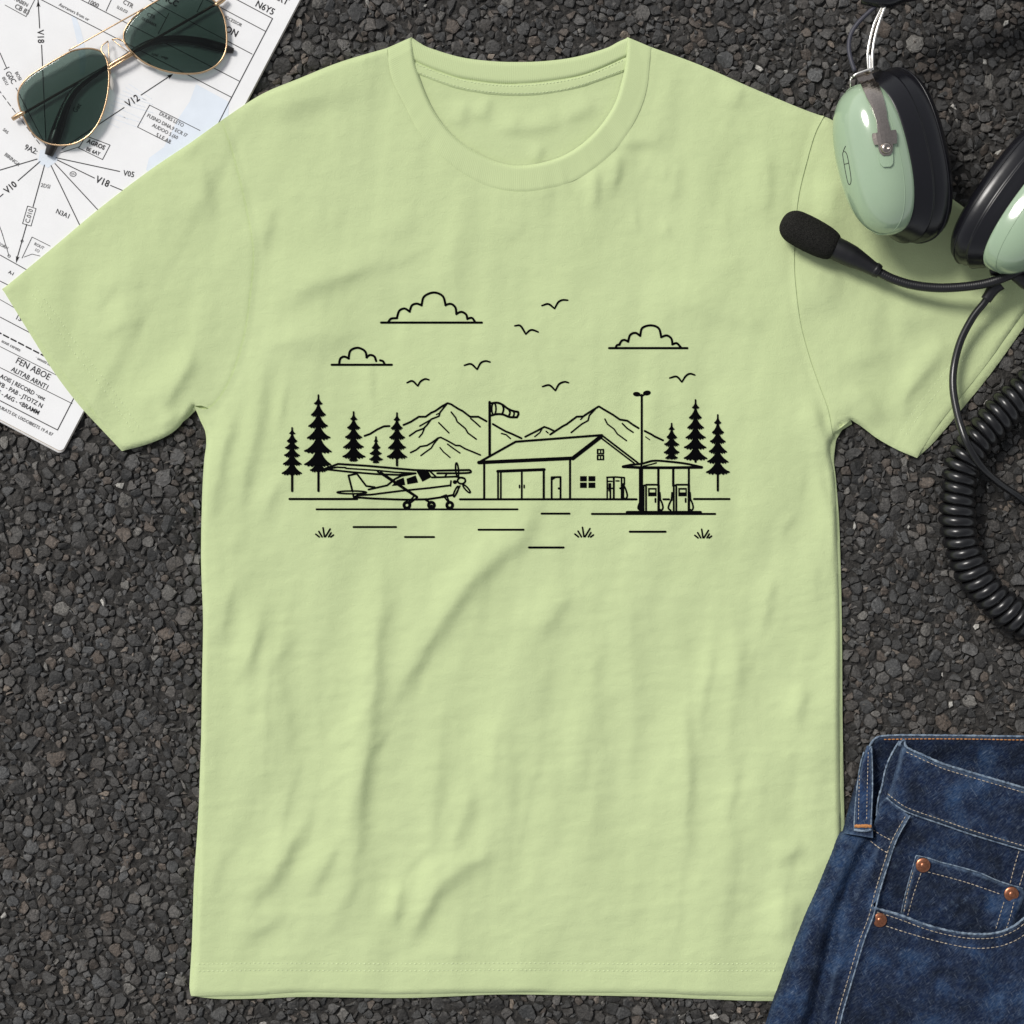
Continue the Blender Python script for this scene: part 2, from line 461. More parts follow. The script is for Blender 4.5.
FOLDS = [
 ([(565, 470), (545, 505), (525, 540), (490, 572), (460, 606), (430, 650), (405, 690), (385, 722), (374, 752)], 3.5, 8, .28),
 ([(381, 520), (386, 580), (384, 640), (378, 700), (372, 752), (367, 800), (362, 845), (357, 895), (352, 950)], 3.7, 8, .3),
 ([(298, 590), (292, 660), (288, 740), (284, 800)], 1.0, 9, .35),
 ([(455, 660), (448, 730), (440, 800), (425, 870)], 1.3, 9, .35),
 ([(520, 640), (512, 720), (514, 800), (506, 900), (508, 950)], 1.5, 9, .35),
 ([(606, 570), (600, 650), (604, 760), (596, 860), (598, 945)], 1.2, 10, .35),
 ([(735, 570), (740, 650), (734, 740), (740, 830), (734, 940)], 1.2, 9, .35),
 ([(462, 200), (458, 260), (462, 330)], .7, 9, .35),
 ([(330, 160), (322, 210), (326, 262)], .8, 8, .35),
 ([(272, 590), (265, 625), (258, 650), (248, 672), (234, 694)], 2.2, 6, .3),
 ([(238, 575), (228, 610), (222, 650)], 1.2, 5, .3),
 ([(312, 800), (305, 828), (290, 857), (270, 888), (243, 920)], 3.0, 7, .3),
 ([(342, 830), (333, 858), (318, 884), (298, 905)], 2.0, 6, .3),
 ([(300, 912), (280, 924), (262, 934), (236, 947)], 2.2, 6, .3),
 ([(520, 850), (485, 863), (455, 880), (436, 905), (418, 932), (385, 948)], 3.9, 8, .25),
 ([(406, 872), (400, 905), (393, 935)], 2.0, 4.5, .3),
 ([(480, 770), (473, 805), (460, 838), (448, 870)], 2.1, 7, .3),
 ([(505, 700), (500, 740), (498, 800)], 1.2, 6, .3),
 ([(578, 585), (566, 602), (552, 624), (541, 648)], 1.7, 7, .3),
 ([(694, 680), (690, 725), (693, 770), (692, 800), (692, 850), (689, 890)], 2.5, 6.5, .25),
 ([(783, 570), (776, 590), (769, 618), (766, 640)], 1.9, 6, .3),
 ([(748, 630), (742, 660), (738, 700)], 1.2, 6, .3),
 ([(810, 680), (804, 705), (796, 732)], 1.9, 5, .3),
 ([(806, 838), (797, 852), (776, 870)], 1.6, 6, .3),
 ([(800, 890), (795, 915), (790, 945)], 1.7, 6, .3),
 ([(640, 560), (636, 620), (640, 690), (636, 740)], 1.0, 8, .3),
 ([(560, 700), (556, 760), (560, 820), (552, 880)], 1.0, 9, .3),
 ([(232, 136), (262, 122), (300, 108), (350, 99), (390, 108)], 2.8, 13, .2),
 ([(420, 255), (371, 272), (317, 292), (280, 308), (256, 312)], 2.2, 10, .3),
 ([(380, 330), (330, 345), (280, 352), (255, 350)], 1.3, 9, .3),
 ([(276, 195), (270, 232), (260, 268)], 1.1, 6, .4),
 ([(272, 345), (268, 378), (264, 405), (258, 440), (248, 480), (240, 530)], 2.4, 7, .3),
 ([(242, 395), (234, 430), (225, 465), (217, 505), (214, 540)], 2.4, 6, .3),
 ([(376, 355), (374, 385), (372, 425)], 1.0, 5, .3),
 ([(600, 165), (598, 190), (600, 215)], 1.5, 4, .3),
 ([(622, 150), (619, 175), (617, 200)], 1.8, 4, .3),
 ([(612, 152), (640, 148), (668, 150)], 1.3, 5, .3),
 ([(684, 145), (680, 180), (676, 220)], 1.1, 6, .3),
 ([(776, 140), (772, 180), (770, 225)], 1.2, 6, .3),
 ([(720, 130), (716, 180), (718, 240)], 0.8, 8, .3),
 ([(640, 330), (690, 312), (740, 325), (790, 330)], 1.2, 9, .3),
 ([(745, 82), (740, 100), (738, 112)], 1.0, 5, .3),
 ([(205, 150), (211, 185), (217, 225)], 1.8, 7, .3),
 ([(95, 345), (120, 330), (150, 325)], 1.2, 9, .3),
 ([(80, 300), (120, 290), (165, 288)], 1.2, 10, .3),
 ([(205, 350), (188, 378), (172, 404), (160, 425)], 2.4, 7, .3),
 ([(182, 412), (172, 425), (160, 432)], 1.8, 4, .3),
 ([(845, 255), (838, 290), (832, 320)], 1.8, 9, .3),
 ([(835, 170), (840, 210), (836, 240)], 1.5, 8, .3),
 ([(985, 300), (930, 325), (880, 322), (850, 310)], 1.8, 12, .3),
 ([(850, 375), (866, 392), (880, 410), (888, 425)], 2.0, 7, .3),
 ([(960, 335), (938, 362), (915, 392), (902, 420), (896, 435)], 2.2, 6, .25),
 ([(812, 392), (820, 415), (826, 440), (828, 470)], 2.2, 5, .3),
 ([(900, 350), (870, 362), (840, 365)], 1.2, 8, .3),
]
_fr = random.Random(31); FINE = []
def fine(n, x0, x1, y0, y1, ang, spread, l0, l1, a0, a1, w0, w1):
    for _ in range(n):
        cx, cy = _fr.uniform(x0, x1), _fr.uniform(y0, y1); t = R(ang + _fr.gauss(0, spread)); L = _fr.uniform(l0, l1) / 2; b = _fr.uniform(-.12, .12) * L
        dx, dy = math.cos(t), math.sin(t)
        FINE.append(([(cx - dx * L, cy - dy * L), (cx - dy * b, cy + dx * b), (cx + dx * L, cy + dy * L)], _fr.uniform(a0, a1), _fr.uniform(w0, w1), .5))
fine(30, 215, 820, 580, 900, 96, 7, 90, 260, .25, .6, 2.6, 6)
fine(14, 215, 440, 640, 940, 122, 12, 40, 110, .4, .8, 3, 6)
fine(14, 240, 800, 190, 420, 95, 20, 30, 110, .2, .45, 3, 7)
fine(10, 255, 420, 200, 400, 160, 14, 40, 110, .3, .6, 3, 7)
fine(9, 560, 690, 150, 230, 92, 16, 20, 55, .35, .7, 2, 4)
fine(10, 60, 220, 230, 400, 135, 25, 30, 90, .25, .55, 3, 7)
fine(8, 840, 960, 300, 420, 60, 25, 30, 80, .25, .6, 3, 6)
fine(8, 205, 300, 400, 560, 100, 14, 30, 90, .4, .9, 2.5, 5)
fine(6, 790, 835, 430, 640, 95, 12, 30, 80, .4, .8, 2.5, 5)
def h_core(x, y):
    h = 8.0 + 2.4 * vn(x, y, 120, 150, 1) + 1.7 * vn(x, y, 48, 80, 2) + 0.35 * vn(x, y, 27, 22, 3) + 0.75 * vn(x + .12 * y, y, 19, 95, 12) + 0.9 * vn(x + .35 * y, y - .2 * x, 34, 120, 13)
    low = np.clip((y - 400) / 250, 0.2, 1)
    h = h + low * (0.25 * vn(x + 0.2 * y, y, 30, 10, 4) + 0.22 * vn(x, y + .15 * x, 17, 6, 5) + 0.9 * vn(x, y, 38, 150, 6))
    h = h + 0.16 * vn(x, y, 9, 6, 7) + .09 * vn(x, y, 6, 8, 17)
    xw = x + 1.7 * vn(x, y, 30, 26, 41) + .9 * vn(x, y, 10, 8, 42); yw = y + 2.0 * vn(x, y, 21, 28, 43)
    for pts, a, w, tp in FOLDS:
        h = h + fold(xw, yw, pts, a, w, max(tp, .4))
    for pts, a, w, tp in FINE:
        h = h + fold(xw, yw, pts, a, w, tp)
    # crumple: thin crease lines where the noise changes sign
    for sx, sy, sd, am in ((46, 70, 51, .62), (30, 40, 52, .40), (70, 34, 53, .42), (19, 24, 54, .22)):
        v = vn(x + .4 * y * (sd % 2), y, sx, sy, sd); h = h - am * np.sqrt(v * v + .0035) * (.55 + .45 * low)
    return h
ROW1, ROW2 = 963.5, 970.5
def h_shirt(x, y):
    x = np.asarray(x, float); y = np.asarray(y, float)
    h = h_core(x, y)
    # folded hem: a flatter band below two rows of stitching
    hemb = np.clip((y - 955) / 12, 0, 1)
    h = h * (1 - 0.35 * hemb) + 6.5 * 0.35 * hemb
    for r_ in (ROW1, ROW2):
        h = h - 0.35 * np.exp(-((y - r_) / 1.6) ** 2)
    h = h + 0.35 * np.clip((y - 962) / 3, 0, 1)
    d = dist_line(x, y, SIL, True)
    rr = 5.0
    e = np.clip(d / rr, 0, 1)
    k = np.sqrt(1 - (1 - e) ** 2)
    c0, c1 = (x - 62) * .885 + (y - 452) * .4655, (x - 62) * .4655 - (y - 452) * .885
    lift = 1.2 * np.clip(-(c0 - 14) / 10, 0, 1) * np.clip((c1 + 14) / 10, 0, 1)
    return 4.4 + lift + (h - 4.4) * k

# ------------------------------------------------------------------ T-SHIRT
tee = thing('t_shirt', 'lime green short sleeved t-shirt with black airfield line drawing, laid flat', 'T-shirt', W(512, 560, 0))
armL = resample(seamL, 4)
body_poly = cat(sm(COLL_OUT), sm(SHO_R)[::-1][:0], [(651, 47)], [p for p in sm(SHO_R)[::-1] if p[0] < 823], seamR, [p for p in sm(SIDE_R)[::-1] if p[1] > 440],
                sm(HEM)[::-1], sm(SIDE_L)[::-1], seamL[::-1], [p for p in sm(SHO_L)[::-1] if p[0] > 224])
def h_body(x, y):
    h = h_shirt(x, y)
    ds = np.minimum(dist_line(x, y, seamL), dist_line(x, y, seamR))
    dc = dist_line(x, y, sm(COLL_OUT))
    return h + 0.4 * np.exp(-(ds / 2.2) ** 2) - 0.3 * np.exp(-((ds - 6) / 2.5) ** 2) - 0.25 * np.exp(-(dc / 3.0) ** 2)
body = panel('body', body_poly, h_body, 2.4, M['shirt'], tee, base=0.5)
def h_slv(hl):
    def f(x, y):
        h = h_shirt(x, y)
        ds = np.minimum(dist_line(x, y, seamL), dist_line(x, y, seamR))
        h = h - 0.55 * np.exp(-(ds / 3.0) ** 2)
        h = np.where(inside(x, y, body_poly), h - 1.7 * np.clip(ds / 2.5, 0, 1), h)
        for off in (21, 28):
            dd = dist_line(x, y, hl) - off
            h = h - 0.4 * np.exp(-(dd / 1.6) ** 2)
        return h
    return f
offL = np.array([(p[0] + 7, p[1] - 0.5) for p in seamL]); offR = np.array([(p[0] - 4, p[1]) for p in seamR])
slL = cat([p for p in sm(SHO_L) if p[0] < 228], sm(HEM_SL_L), sm(UND_L), offL[::-1])
slR = cat(offR, sm(UND_R), sm(HEM_SL_R), [p for p in sm(SHO_R) if p[0] > 821])
hl_L = sm(HEM_SL_L, 6); hl_R = sm(HEM_SL_R, 6)
sleeve_l = panel('sleeve', slL, h_slv(hl_L), 2.4, M['shirt'], tee, base=0.5)
sleeve_r = panel('sleeve', slR, h_slv(hl_R), 2.4, M['shirt'], tee, base=0.5)

# back half seen through the neck and peeping out along the hems
HEM_SL_L2 = [(3, 290), (27, 329), (54, 372), (79, 405), (103, 431), (122, 451)]
HEM_SL_R2 = [(917, 458), (935, 441), (962, 409), (992, 372), (1026, 324), (1052, 284)]
HEM2 = [(191, 996), (220, 999), (262, 998.5), (300, 997), (350, 997.5), (406, 998), (450, 996.5), (500, 994.5), (560, 995), (620, 996), (680, 998), (740, 1000.5), (772, 1001), (846, 1001)]
SIDE_L2 = [(200, 420), (206, 436), (205, 470), (203, 560), (204, 640), (202, 740), (198, 820), (194, 880), (192, 940), (190, 975), (189.5, 988), (191, 996)]
SIDE_R2 = [(846, 1001), (845, 870), (844, 800), (842.5, 720), (842, 640), (841, 580), (839, 520), (836, 480), (834, 460), (836, 440)]
TAPE_LO = [(400, 66), (416, 74), (454, 88), (486, 94), (519, 96), (550, 94), (579, 88), (624, 72), (640, 62)]
RIB_LO = [(408, 56), (416, 62), (440, 72), (469, 80), (519, 84), (579, 76), (624, 58), (631, 54)]
RIB_TOP = [(412.5, 38), (420, 43), (430, 48), (460, 57), (490, 61), (517, 62), (545, 61), (575, 57), (605, 48.5), (618, 42), (627, 38)]
back_poly = cat([(398, 62)], [(p[0], p[1] + 7) for p in sm(RIB_TOP)[4:-4]], [(641, 62)], [(660, 54)], [(p[0], p[1] + 2) for p in sm(SHO_R)[::-1] if p[0] > 670],
                sm(HEM_SL_R2)[::-1], sm(UND_R)[::-1][1:], [(852, 424), (842, 430)], sm(SIDE_R2)[::-1], sm(HEM2)[::-1], sm(SIDE_L2)[::-1],
                [(196, 410), (188, 418)], sm(UND_L)[::-1][6:], sm(HEM_SL_L2)[::-1], [(p[0], p[1] + 2) for p in sm(SHO_L)[::-1] if 10 < p[0] < 370], [(380, 54)])
BSIL = back_poly
BF = [([(470, 100), (466, 115), (462, 130)], 1.0, 4, .3), ([(492, 96), (489, 110), (486, 124)], 1.0, 4, .3), ([(570, 120), (548, 130), (520, 133), (490, 137)], 1.2, 5, .3),
      ([(600, 105), (580, 118), (560, 126)], 1.2, 5, .3), ([(545, 145), (541, 155), (538, 165)], 1.0, 3, .3), ([(520, 110), (518, 122), (515, 135)], .6, 5, .3)]
def h_back(x, y):
    h = 3.6 + 0.35 * vn(x, y, 30, 12, 8) + 0.2 * vn(x, y, 12, 7, 9)
    for b in BF: h = h + fold(x, y, *b)
    d = dist_line(x, y, BSIL, True); e = np.clip(d / 4.0, 0, 1)
    c0, c1 = (x - 62) * .885 + (y - 452) * .4655, (x - 62) * .4655 - (y - 452) * .885
    lift = 3.6 * np.clip(-(c0 - 14) / 10, 0, 1) * np.clip((c1 + 14) / 10, 0, 1)
    return lift + np.minimum(1.2 + (h - 1.2) * np.sqrt(1 - (1 - e) ** 2), np.where(lift > 1.5, 1.6, 99))
back = panel('back_panel', back_poly, h_back, 3.2, M['shirt'], tee, base=-1.5)

def strip(name, A, B, n, m, hf, mat, parent, uvscale=1.0):
    A = resample(sm(A, 2), 1, n); B = resample(sm(B, 2), 1, n)
    V = []; F = []; UV = []
    cum = np.r_[0, np.cumsum(np.linalg.norm(np.diff((A + B) / 2, axis=0), axis=1))]
    for i in range(n):
        for j in range(m + 1):
            v = j / m
            p = A[i] * (1 - v) + B[i] * v
            V.append(W(p[0], p[1], float(hf(p[0], p[1], i / (n - 1), v)))); UV.append((cum[i] * uvscale, v))
    for i in range(n - 1):
        for j in range(m):
            F.append((i * (m + 1) + j, i * (m + 1) + j + 1, (i + 1) * (m + 1) + j + 1, (i + 1) * (m + 1) + j))
    o = mesh_obj(name, V, F, mat, parent)
    ul = o.data.uv_layers.new(name='UVMap')
    ul.data.foreach_set('uv', [c for lp in o.data.loops for c in UV[lp.vertex_index]])
    return o
_co = resample(sm(COLL_OUT, 2), 1, 300); _ch = h_shirt(_co[:, 0], _co[:, 1])
def h_coll(x, y, u, v):
    e = min(v, 1 - v)
    edge = math.sqrt(max(0, 1 - (1 - min(1, e / 0.16)) ** 2))
    if v > .5: edge = .8 + .2 * edge
    tip = min(1, min(u, 1 - u) / 0.03)
    up = float(np.interp(u, np.linspace(0, 1, 300), _ch)) * v + (8.3 + 0.5 * float(vn(x, y, 40, 40, 11)))*(1-v)
    up = max(up, 7.0)
    return 3.6 + (up + 0.5 - 3.6) * (0.25 + 0.75 * edge) * (0.62 + 0.38 * tip)
# extend ends a little over the shoulder line
collar = strip('collar', COLL_IN, COLL_OUT, 300, 16, h_coll, M['rib'], tee, .165)
def h_rib(x, y, u, v):
    e = min(v, 1 - v)
    return 3.2 + 2.6 * math.sqrt(max(0, 1 - (1 - min(1, e / 0.22)) ** 2))
bcol = strip('back_collar', RIB_TOP, RIB_LO, 200, 10, h_rib, M['rib'], tee, .165)
def h_tape(x, y, u, v):
    e = min(v, 1 - v)
    return 3.4 + 1.9 * math.sqrt(max(0, 1 - (1 - min(1, e / 0.3)) ** 2))
tape = strip('neck_tape', RIB_LO, TAPE_LO, 160, 8, h_tape, M['shirt'], tee)

def stitches(mb, line, hf, dash=3.0, gap=1.4, r=0.5, off=0.1, wob=0.0, step=1.5):
    L = resample(sm(line, 3), 0.7)
    cum = np.r_[0, np.cumsum(np.linalg.norm(np.diff(L, axis=0), axis=1))]
    t = 0.0
    while t + dash < cum[-1]:
        q = np.linspace(t, t + dash * random.uniform(.85, 1.1), 4)
        X = np.interp(q, cum, L[:, 0]); Y = np.interp(q, cum, L[:, 1]) + random.uniform(-wob, wob)
        H = hf(X, Y) + off
        H = H + np.array([-0.35, 0.12, 0.12, -0.35]) * r * 2
        mb.add(*tube_geo([W(X[i], Y[i], H[i]) for i in range(4)], np.array([.6, 1, 1, .6]) * r * .85 * random.uniform(.75, 1.15) * S, 5))
        t += dash + gap
hmb = MB()
stitches(hmb, [(198, ROW1 + .6), (260, ROW1 - .3), (400, ROW1 + .2), (520, ROW1 - .5), (640, ROW1 + .4), (780, ROW1)], h_body, 2.6, 2.0, 0.48, 0.22, .15)
stitches(hmb, [(198, ROW2 + .6), (260, ROW2 - .3), (400, ROW2 + .2), (520, ROW2 - .5), (640, ROW2 + .4), (780, ROW2)], h_body, 2.6, 2.0, 0.48, 0.22, .15)
hmb.build('hem_stitching', M['shirt_thread'], body)
def offset_line(line, d):
    L = np.array(sm(line, 6)); T = np.gradient(L, axis=0); T /= np.linalg.norm(T, axis=1)[:, None]
    return np.stack([L[:, 0] - T[:, 1] * d, L[:, 1] + T[:, 0] * d], -1)
for hl, sg, o, hf in ((HEM_SL_L, -1, sleeve_l, h_slv(hl_L)), (HEM_SL_R, -1, sleeve_r, h_slv(hl_R))):
    mb = MB()
    for off in (21, 28):
        L = offset_line(hl, sg * off)
        L = L[3:-3]
        stitches(mb, L[::2], hf, 2.6, 2.2, 0.40, 0.1)
    mb.build('hem_stitching', M['shirt_thread'], o)
nmb = MB()
stitches(nmb, [(p[0], p[1] + 1.9) for p in RIB_LO[1:-1]], lambda x, y: 5.2 + 0 * x, 2.2, 1.4, .42, 0.1)
stitches(nmb, [(p[0], p[1] - 2.6) for p in TAPE_LO[1:-1]], lambda x, y: 5.25 + 0 * x, 2.2, 1.4, .42, 0.1)
nmb.build('stitching', M['shirt_thread'], tape)

# ------------------------------------------------------------------ print on the shirt
class Ink:
    bold = 1.0
    def __init__(s, ox=0, oy=0, k=1.0): s.V = []; s.F = []; s.frame(ox, oy, k)
    def frame(s, ox, oy, k): s.ox, s.oy, s.k = ox, oy, k; return s
    def P(s, pts): return np.array([(s.ox + a * s.k, s.oy + b * s.k) for a, b in pts], float)
    def _add(s, V, F):
        o = len(s.V); s.V += [tuple(v) for v in V]; s.F += [tuple(i + o for i in f) for f in F]
    def disc(s, c, r, n=10):
        s._add([(c[0] + r * math.cos(2 * math.pi * i / n), c[1] - r * math.sin(2 * math.pi * i / n)) for i in range(n)], [tuple(range(n))])
    def _ribbon(s, L, w, caps=True, taper=0.0):
        n = len(L)
        T = np.gradient(L, axis=0); T /= np.linalg.norm(T, axis=1)[:, None] + 1e-9
        N = np.stack([-T[:, 1], T[:, 0]], -1)
        ww = np.full(n, w / 2 * s.bold)
        if taper: 
            u = np.linspace(0, 1, n); ww = ww * (1 - taper * np.abs(2 * u - 1) ** 2)
        A = L + N * ww[:, None]; B = L - N * ww[:, None]
        V = np.vstack([A, B]).tolist()
        s._add(V, [(i, i + 1, n + i + 1, n + i) for i in range(n - 1)])
        if caps: s.disc(L[0], ww[0]); s.disc(L[-1], ww[-1])
    def line(s, pts, w=2.0, smooth=False, taper=0.0):
        P = s.P(pts)
        if smooth and len(P) > 2: s._ribbon(smooth_line(P, 1.2), w, True, taper)
        else:
            for i in range(len(P) - 1): s._ribbon(resample(P[i:i + 2], 2.2), w, True, 0)
    def ring(s, c, rx, ry, w, n=24, rot=0):
        c = s.P([c])[0]; rx *= s.k; ry *= s.k
        L = []
        for i in range(n):
            a = 2 * math.pi * i / n; x, y = rx * math.cos(a), ry * math.sin(a)
            L.append((c[0] + x * math.cos(rot) - y * math.sin(rot), c[1] + x * math.sin(rot) + y * math.cos(rot)))
        L.append(L[0]); L.append(L[1]); s._ribbon(np.array(L), w, False)
    def ell(s, c, rx, ry, rot=0, n=18):
        c = s.P([c])[0]; rx *= s.k; ry *= s.k
        V = []
        for i in range(n):
            a = -2 * math.pi * i / n; x, y = rx * math.cos(a), ry * math.sin(a)
            V.append((c[0] + x * math.cos(rot) - y * math.sin(rot), c[1] + x * math.sin(rot) + y * math.cos(rot)))
        s._add(V, [tuple(range(n))])
    def poly(s, pts, raw=False):
        P = np.array(pts, float) if raw else s.P(pts)
        tr = tessellate_polygon([[Vector((p[0], p[1], 0)) for p in P]])
        s._add(P.tolist(), tr)
    def rect(s, x0, y0, x1, y1): s.poly([(x0, y0), (x1, y0), (x1, y1), (x0, y1)])
    def build(s, name, parent, hf, off, mat, th=0.0):
        V = np.array(s.V); H = hf(V[:, 0], V[:, 1]) + off
        # tiny stagger keeps overlapping strokes from sharing a plane
        Wv = Wn(V[:, 0], V[:, 1], H)
        return mesh_obj(name, Wv.tolist(), s.F, mat, parent, smooth=False)
INK_OFF = 0.38
def ink(name, fn):
    k = Ink(); k.bold = 1.14; fn(k); return k.build(name, body, h_body, INK_OFF + (.35 if 'tree' in name else 0), M['ink'])

def tree_print(x, top, tiers, trunk=None, seed=0, sc=1.0):
    rr = random.Random(seed)
    def fn(k):
        k.frame(0, 0, 1)
        yprev = top + .3 * (tiers[0][0] - top); nw = .8
        k.line([(x, top), (x, tiers[0][0])], 1.5)
        for i, (ty, hw) in enumerate(tiers):
            sp = ty - yprev; q = min(1.0, sp / 8.5); hv = hw
            sides = []
            for sd in (1, -1):
                hw = hv * rr.uniform(.93, 1.05); dy = rr.uniform(-.4, .4) * q
                pts = [(x + sd * nw, yprev)]
                for t in (.22, .45, .65, .82):
                    pts.append((x + sd * (nw + (hw - nw) * t ** 1.75), yprev + sp * t ** .85))
                pts += [(x + sd * hw * .97, ty - .55 * q + dy), (x + sd * hw * 1.02, ty + .25 * q + dy), (x + sd * hw * .97, ty + 1.0 * q + dy), (x + sd * hw * .80, ty + .9 * q),
                        (x + sd * hw * .77, ty + 2.0 * q + dy), (x + sd * hw * .68, ty + 2.3 * q), (x + sd * hw * .58, ty + 1.2 * q), (x + sd * hw * .50, ty + 2.6 * q), (x + sd * hw * .42, ty + 2.5 * q - dy), (x + sd * hw * .30, ty + 1.3 * q), (x + sd * hw * .16, ty + 2.4 * q)]
                sides.append(pts)
            k.poly(sides[0] + sides[1][::-1], raw=True)
            yprev = ty - sp * .12; nw = max(.9, hv * .2)
        k.disc((x, top), .8)
        if trunk: k.line([(x, tiers[-1][0]), (x, trunk)], 2.0)
    return fn
def tz(x, top, tiers, trunk, ox, oy, kk):
    return (ox + x * kk, oy + top * kk, [(oy + a * kk - 1.2, b * kk) for a, b in tiers], oy + trunk * kk if trunk else None)
TREES = [
 tz(95, 298, [(350, 25), (410, 40), (462, 54), (522, 63), (588, 71), (662, 79)], 795, 280, 390, .127),
 tz(302, 40, [(114, 34), (202, 58), (292, 78), (384, 92), (490, 109), (594, 108), (640, 72)], 795, 280, 390, .127),
 tz(579, 173, [(237, 28), (305, 50), (380, 67), (456, 81), (532, 89), (562, 36)], None, 280, 390, .127),
 tz(755, 370, [(412, 18), (462, 35), (508, 47), (554, 53), (578, 26)], None, 280, 390, .127),
 tz(270, 205, [(262, 25), (322, 43), (392, 57), (465, 68), (532, 72)], 588, 360, 385, .1367),
 tz(612, 232, [(272, 18), (320, 32), (364, 43), (412, 47), (445, 40)], None, 570, 385, .166),
 tz(756, 90, [(142, 22), (202, 40), (262, 52), (322, 60), (382, 68), (447, 69)], 462, 570, 385, .166),
 tz(890, 180, [(234, 22), (292, 37), (347, 50), (407, 57), (467, 64), (532, 69)], 635, 570, 385, .166)]
for i, t in enumerate(TREES): ink('printed_pine_tree', tree_print(*t, seed=i))

for pts in ([(407, 382.7), (412.3, 381), (417.8, 385.9), (420.5, 381.5), (425, 379), (428.9, 379.8)],
            [(464.4, 365.3), (471, 364), (477.1, 369.4), (480.7, 363), (485.5, 361), (490, 362)],
            [(541.9, 305.6), (548.3, 304), (554.6, 308.6), (558, 302.5), (562.3, 300), (567.7, 300.2)],
            [(514.8, 325.8), (520.4, 325.8), (525.8, 334.1), (529.6, 330.5), (533, 330), (538.2, 332)],
            [(542.5, 386.5), (549.4, 385.2), (555.4, 390.6), (559, 384.2), (564.4, 381.8), (568.5, 382.7)],
            [(669.7, 378), (676.6, 376.6), (681.9, 382), (685.8, 376), (690, 373.7), (694.8, 375)]):
    def fn(k, pts=pts): k.line(pts[:3], 1.8, True, .2); k.line(pts[2:], 1.8, True, .2)
    ink('printed_bird', fn)
def cl(frame, base, arcs):
    def fn(k):
        k.frame(*frame); k.line(base, 2.0)
        for a in arcs: k.line(a, 2.0, True)
    return fn
FI = (300, 280, .1953); FJ = (500, 280, .2148)
ink('printed_cloud', cl(FI, [(415, 218), (931, 218)], [[(452, 215), (466, 198), (497, 195)], [(496, 193), (508, 158), (535, 146), (562, 162)], [(561, 160), (573, 130), (598, 121), (623, 130)],
    [(622, 127), (636, 84), (684, 64), (730, 82), (746, 130)], [(744, 128), (772, 122), (795, 140), (801, 175)], [(800, 173), (826, 163), (850, 176), (857, 200)], [(857, 198), (880, 194), (896, 214)]]))
ink('printed_cloud', cl(FI, [(162, 434), (470, 434)], [[(200, 432), (206, 403), (226, 392), (250, 402)], [(248, 402), (258, 362), (295, 347), (332, 364), (342, 397)], [(340, 396), (358, 384), (380, 391), (390, 415)], [(410, 411), (425, 416), (433, 431)]]))
ink('printed_cloud', cl(FJ, [(508, 317), (872, 317)], [[(538, 315), (545, 303), (557, 301)], [(556, 299), (566, 283), (580, 279), (597, 287)], [(596, 287), (606, 256), (630, 246), (653, 260)],
    [(652, 260), (662, 224), (700, 211), (738, 224), (751, 266)], [(750, 266), (776, 258), (797, 272), (803, 298)], [(802, 300), (822, 294), (841, 312)]]))
FK = (360, 385, .1367); FF = (475, 390, .127); FH = (570, 385, .166); FE = (320, 445, .15625); FG = (590, 440, .127)
def mount(k):
    k.frame(*FK)
    for L, w in (([(33, 372), (75, 357), (125, 325), (175, 302), (215, 300)], 1.8), ([(318, 292), (370, 270), (430, 232), (480, 232), (520, 203), (550, 190), (600, 155), (640, 133), (665, 140), (720, 175), (750, 190), (805, 232), (865, 232), (925, 265)], 1.8),
        ([(632, 142), (585, 200), (577, 228), (520, 250), (490, 292), (465, 318), (410, 338), (362, 372)], 1.5), ([(470, 318), (455, 355), (432, 382)], 1.3), ([(520, 252), (480, 275), (437, 300)], 1.3),
        ([(667, 198), (700, 240), (710, 268), (770, 318), (790, 352), (850, 396)], 1.4), ([(575, 275), (600, 300), (650, 350)], 1.3), ([(810, 245), (845, 275), (878, 305)], 1.4), ([(580, 205), (558, 216)], 1.0),
        ([(370, 494), (410, 475), (440, 450), (490, 442), (530, 418), (570, 388), (590, 383), (640, 408), (700, 442), (730, 443), (770, 467), (820, 487), (880, 512)], 1.5), ([(572, 390), (540, 430), (520, 462), (480, 490), (445, 516)], 1.3),
        ([(585, 458), (610, 490), (635, 510), (658, 530)], 1.2), ([(640, 432), (680, 462), (730, 497)], 1.3)): k.line(L, w)
    k.frame(*FF)
    for L, w in (([(140, 268), (190, 297), (240, 325), (290, 345), (365, 380)], 1.8), ([(208, 342), (245, 352), (278, 382)], 1.3)): k.line(L, w)
ink('printed_mountain', mount)
def mount2(k):
    k.frame(*FF)
    for L, w in (([(395, 368), (460, 335), (490, 320), (545, 290), (580, 302), (622, 322)], 1.7), ([(530, 300), (510, 335), (470, 367)], 1.2), ([(560, 325), (575, 338)], 1.2),
        ([(592, 350), (640, 318), (690, 285), (720, 270), (760, 240), (800, 210), (850, 208), (900, 175), (940, 150), (970, 131)], 1.8), ([(945, 152), (900, 200), (890, 240), (840, 268), (800, 300), (757, 335)], 1.4), ([(850, 212), (832, 232)], 1.2)): k.line(L, w)
    k.frame(*FH)
    for L, w in (([(168, 131), (176, 130), (200, 145), (260, 180), (300, 208), (345, 215), (380, 240), (413, 260)], 1.8), ([(450, 277), (490, 297), (510, 310), (560, 333)], 1.8), ([(210, 205), (225, 235), (265, 265), (285, 295), (340, 335)], 1.3),
        ([(315, 232), (345, 262), (380, 285)], 1.4), ([(455, 312), (480, 330)], .9)): k.line(L, w)
ink('printed_mountain', mount2)
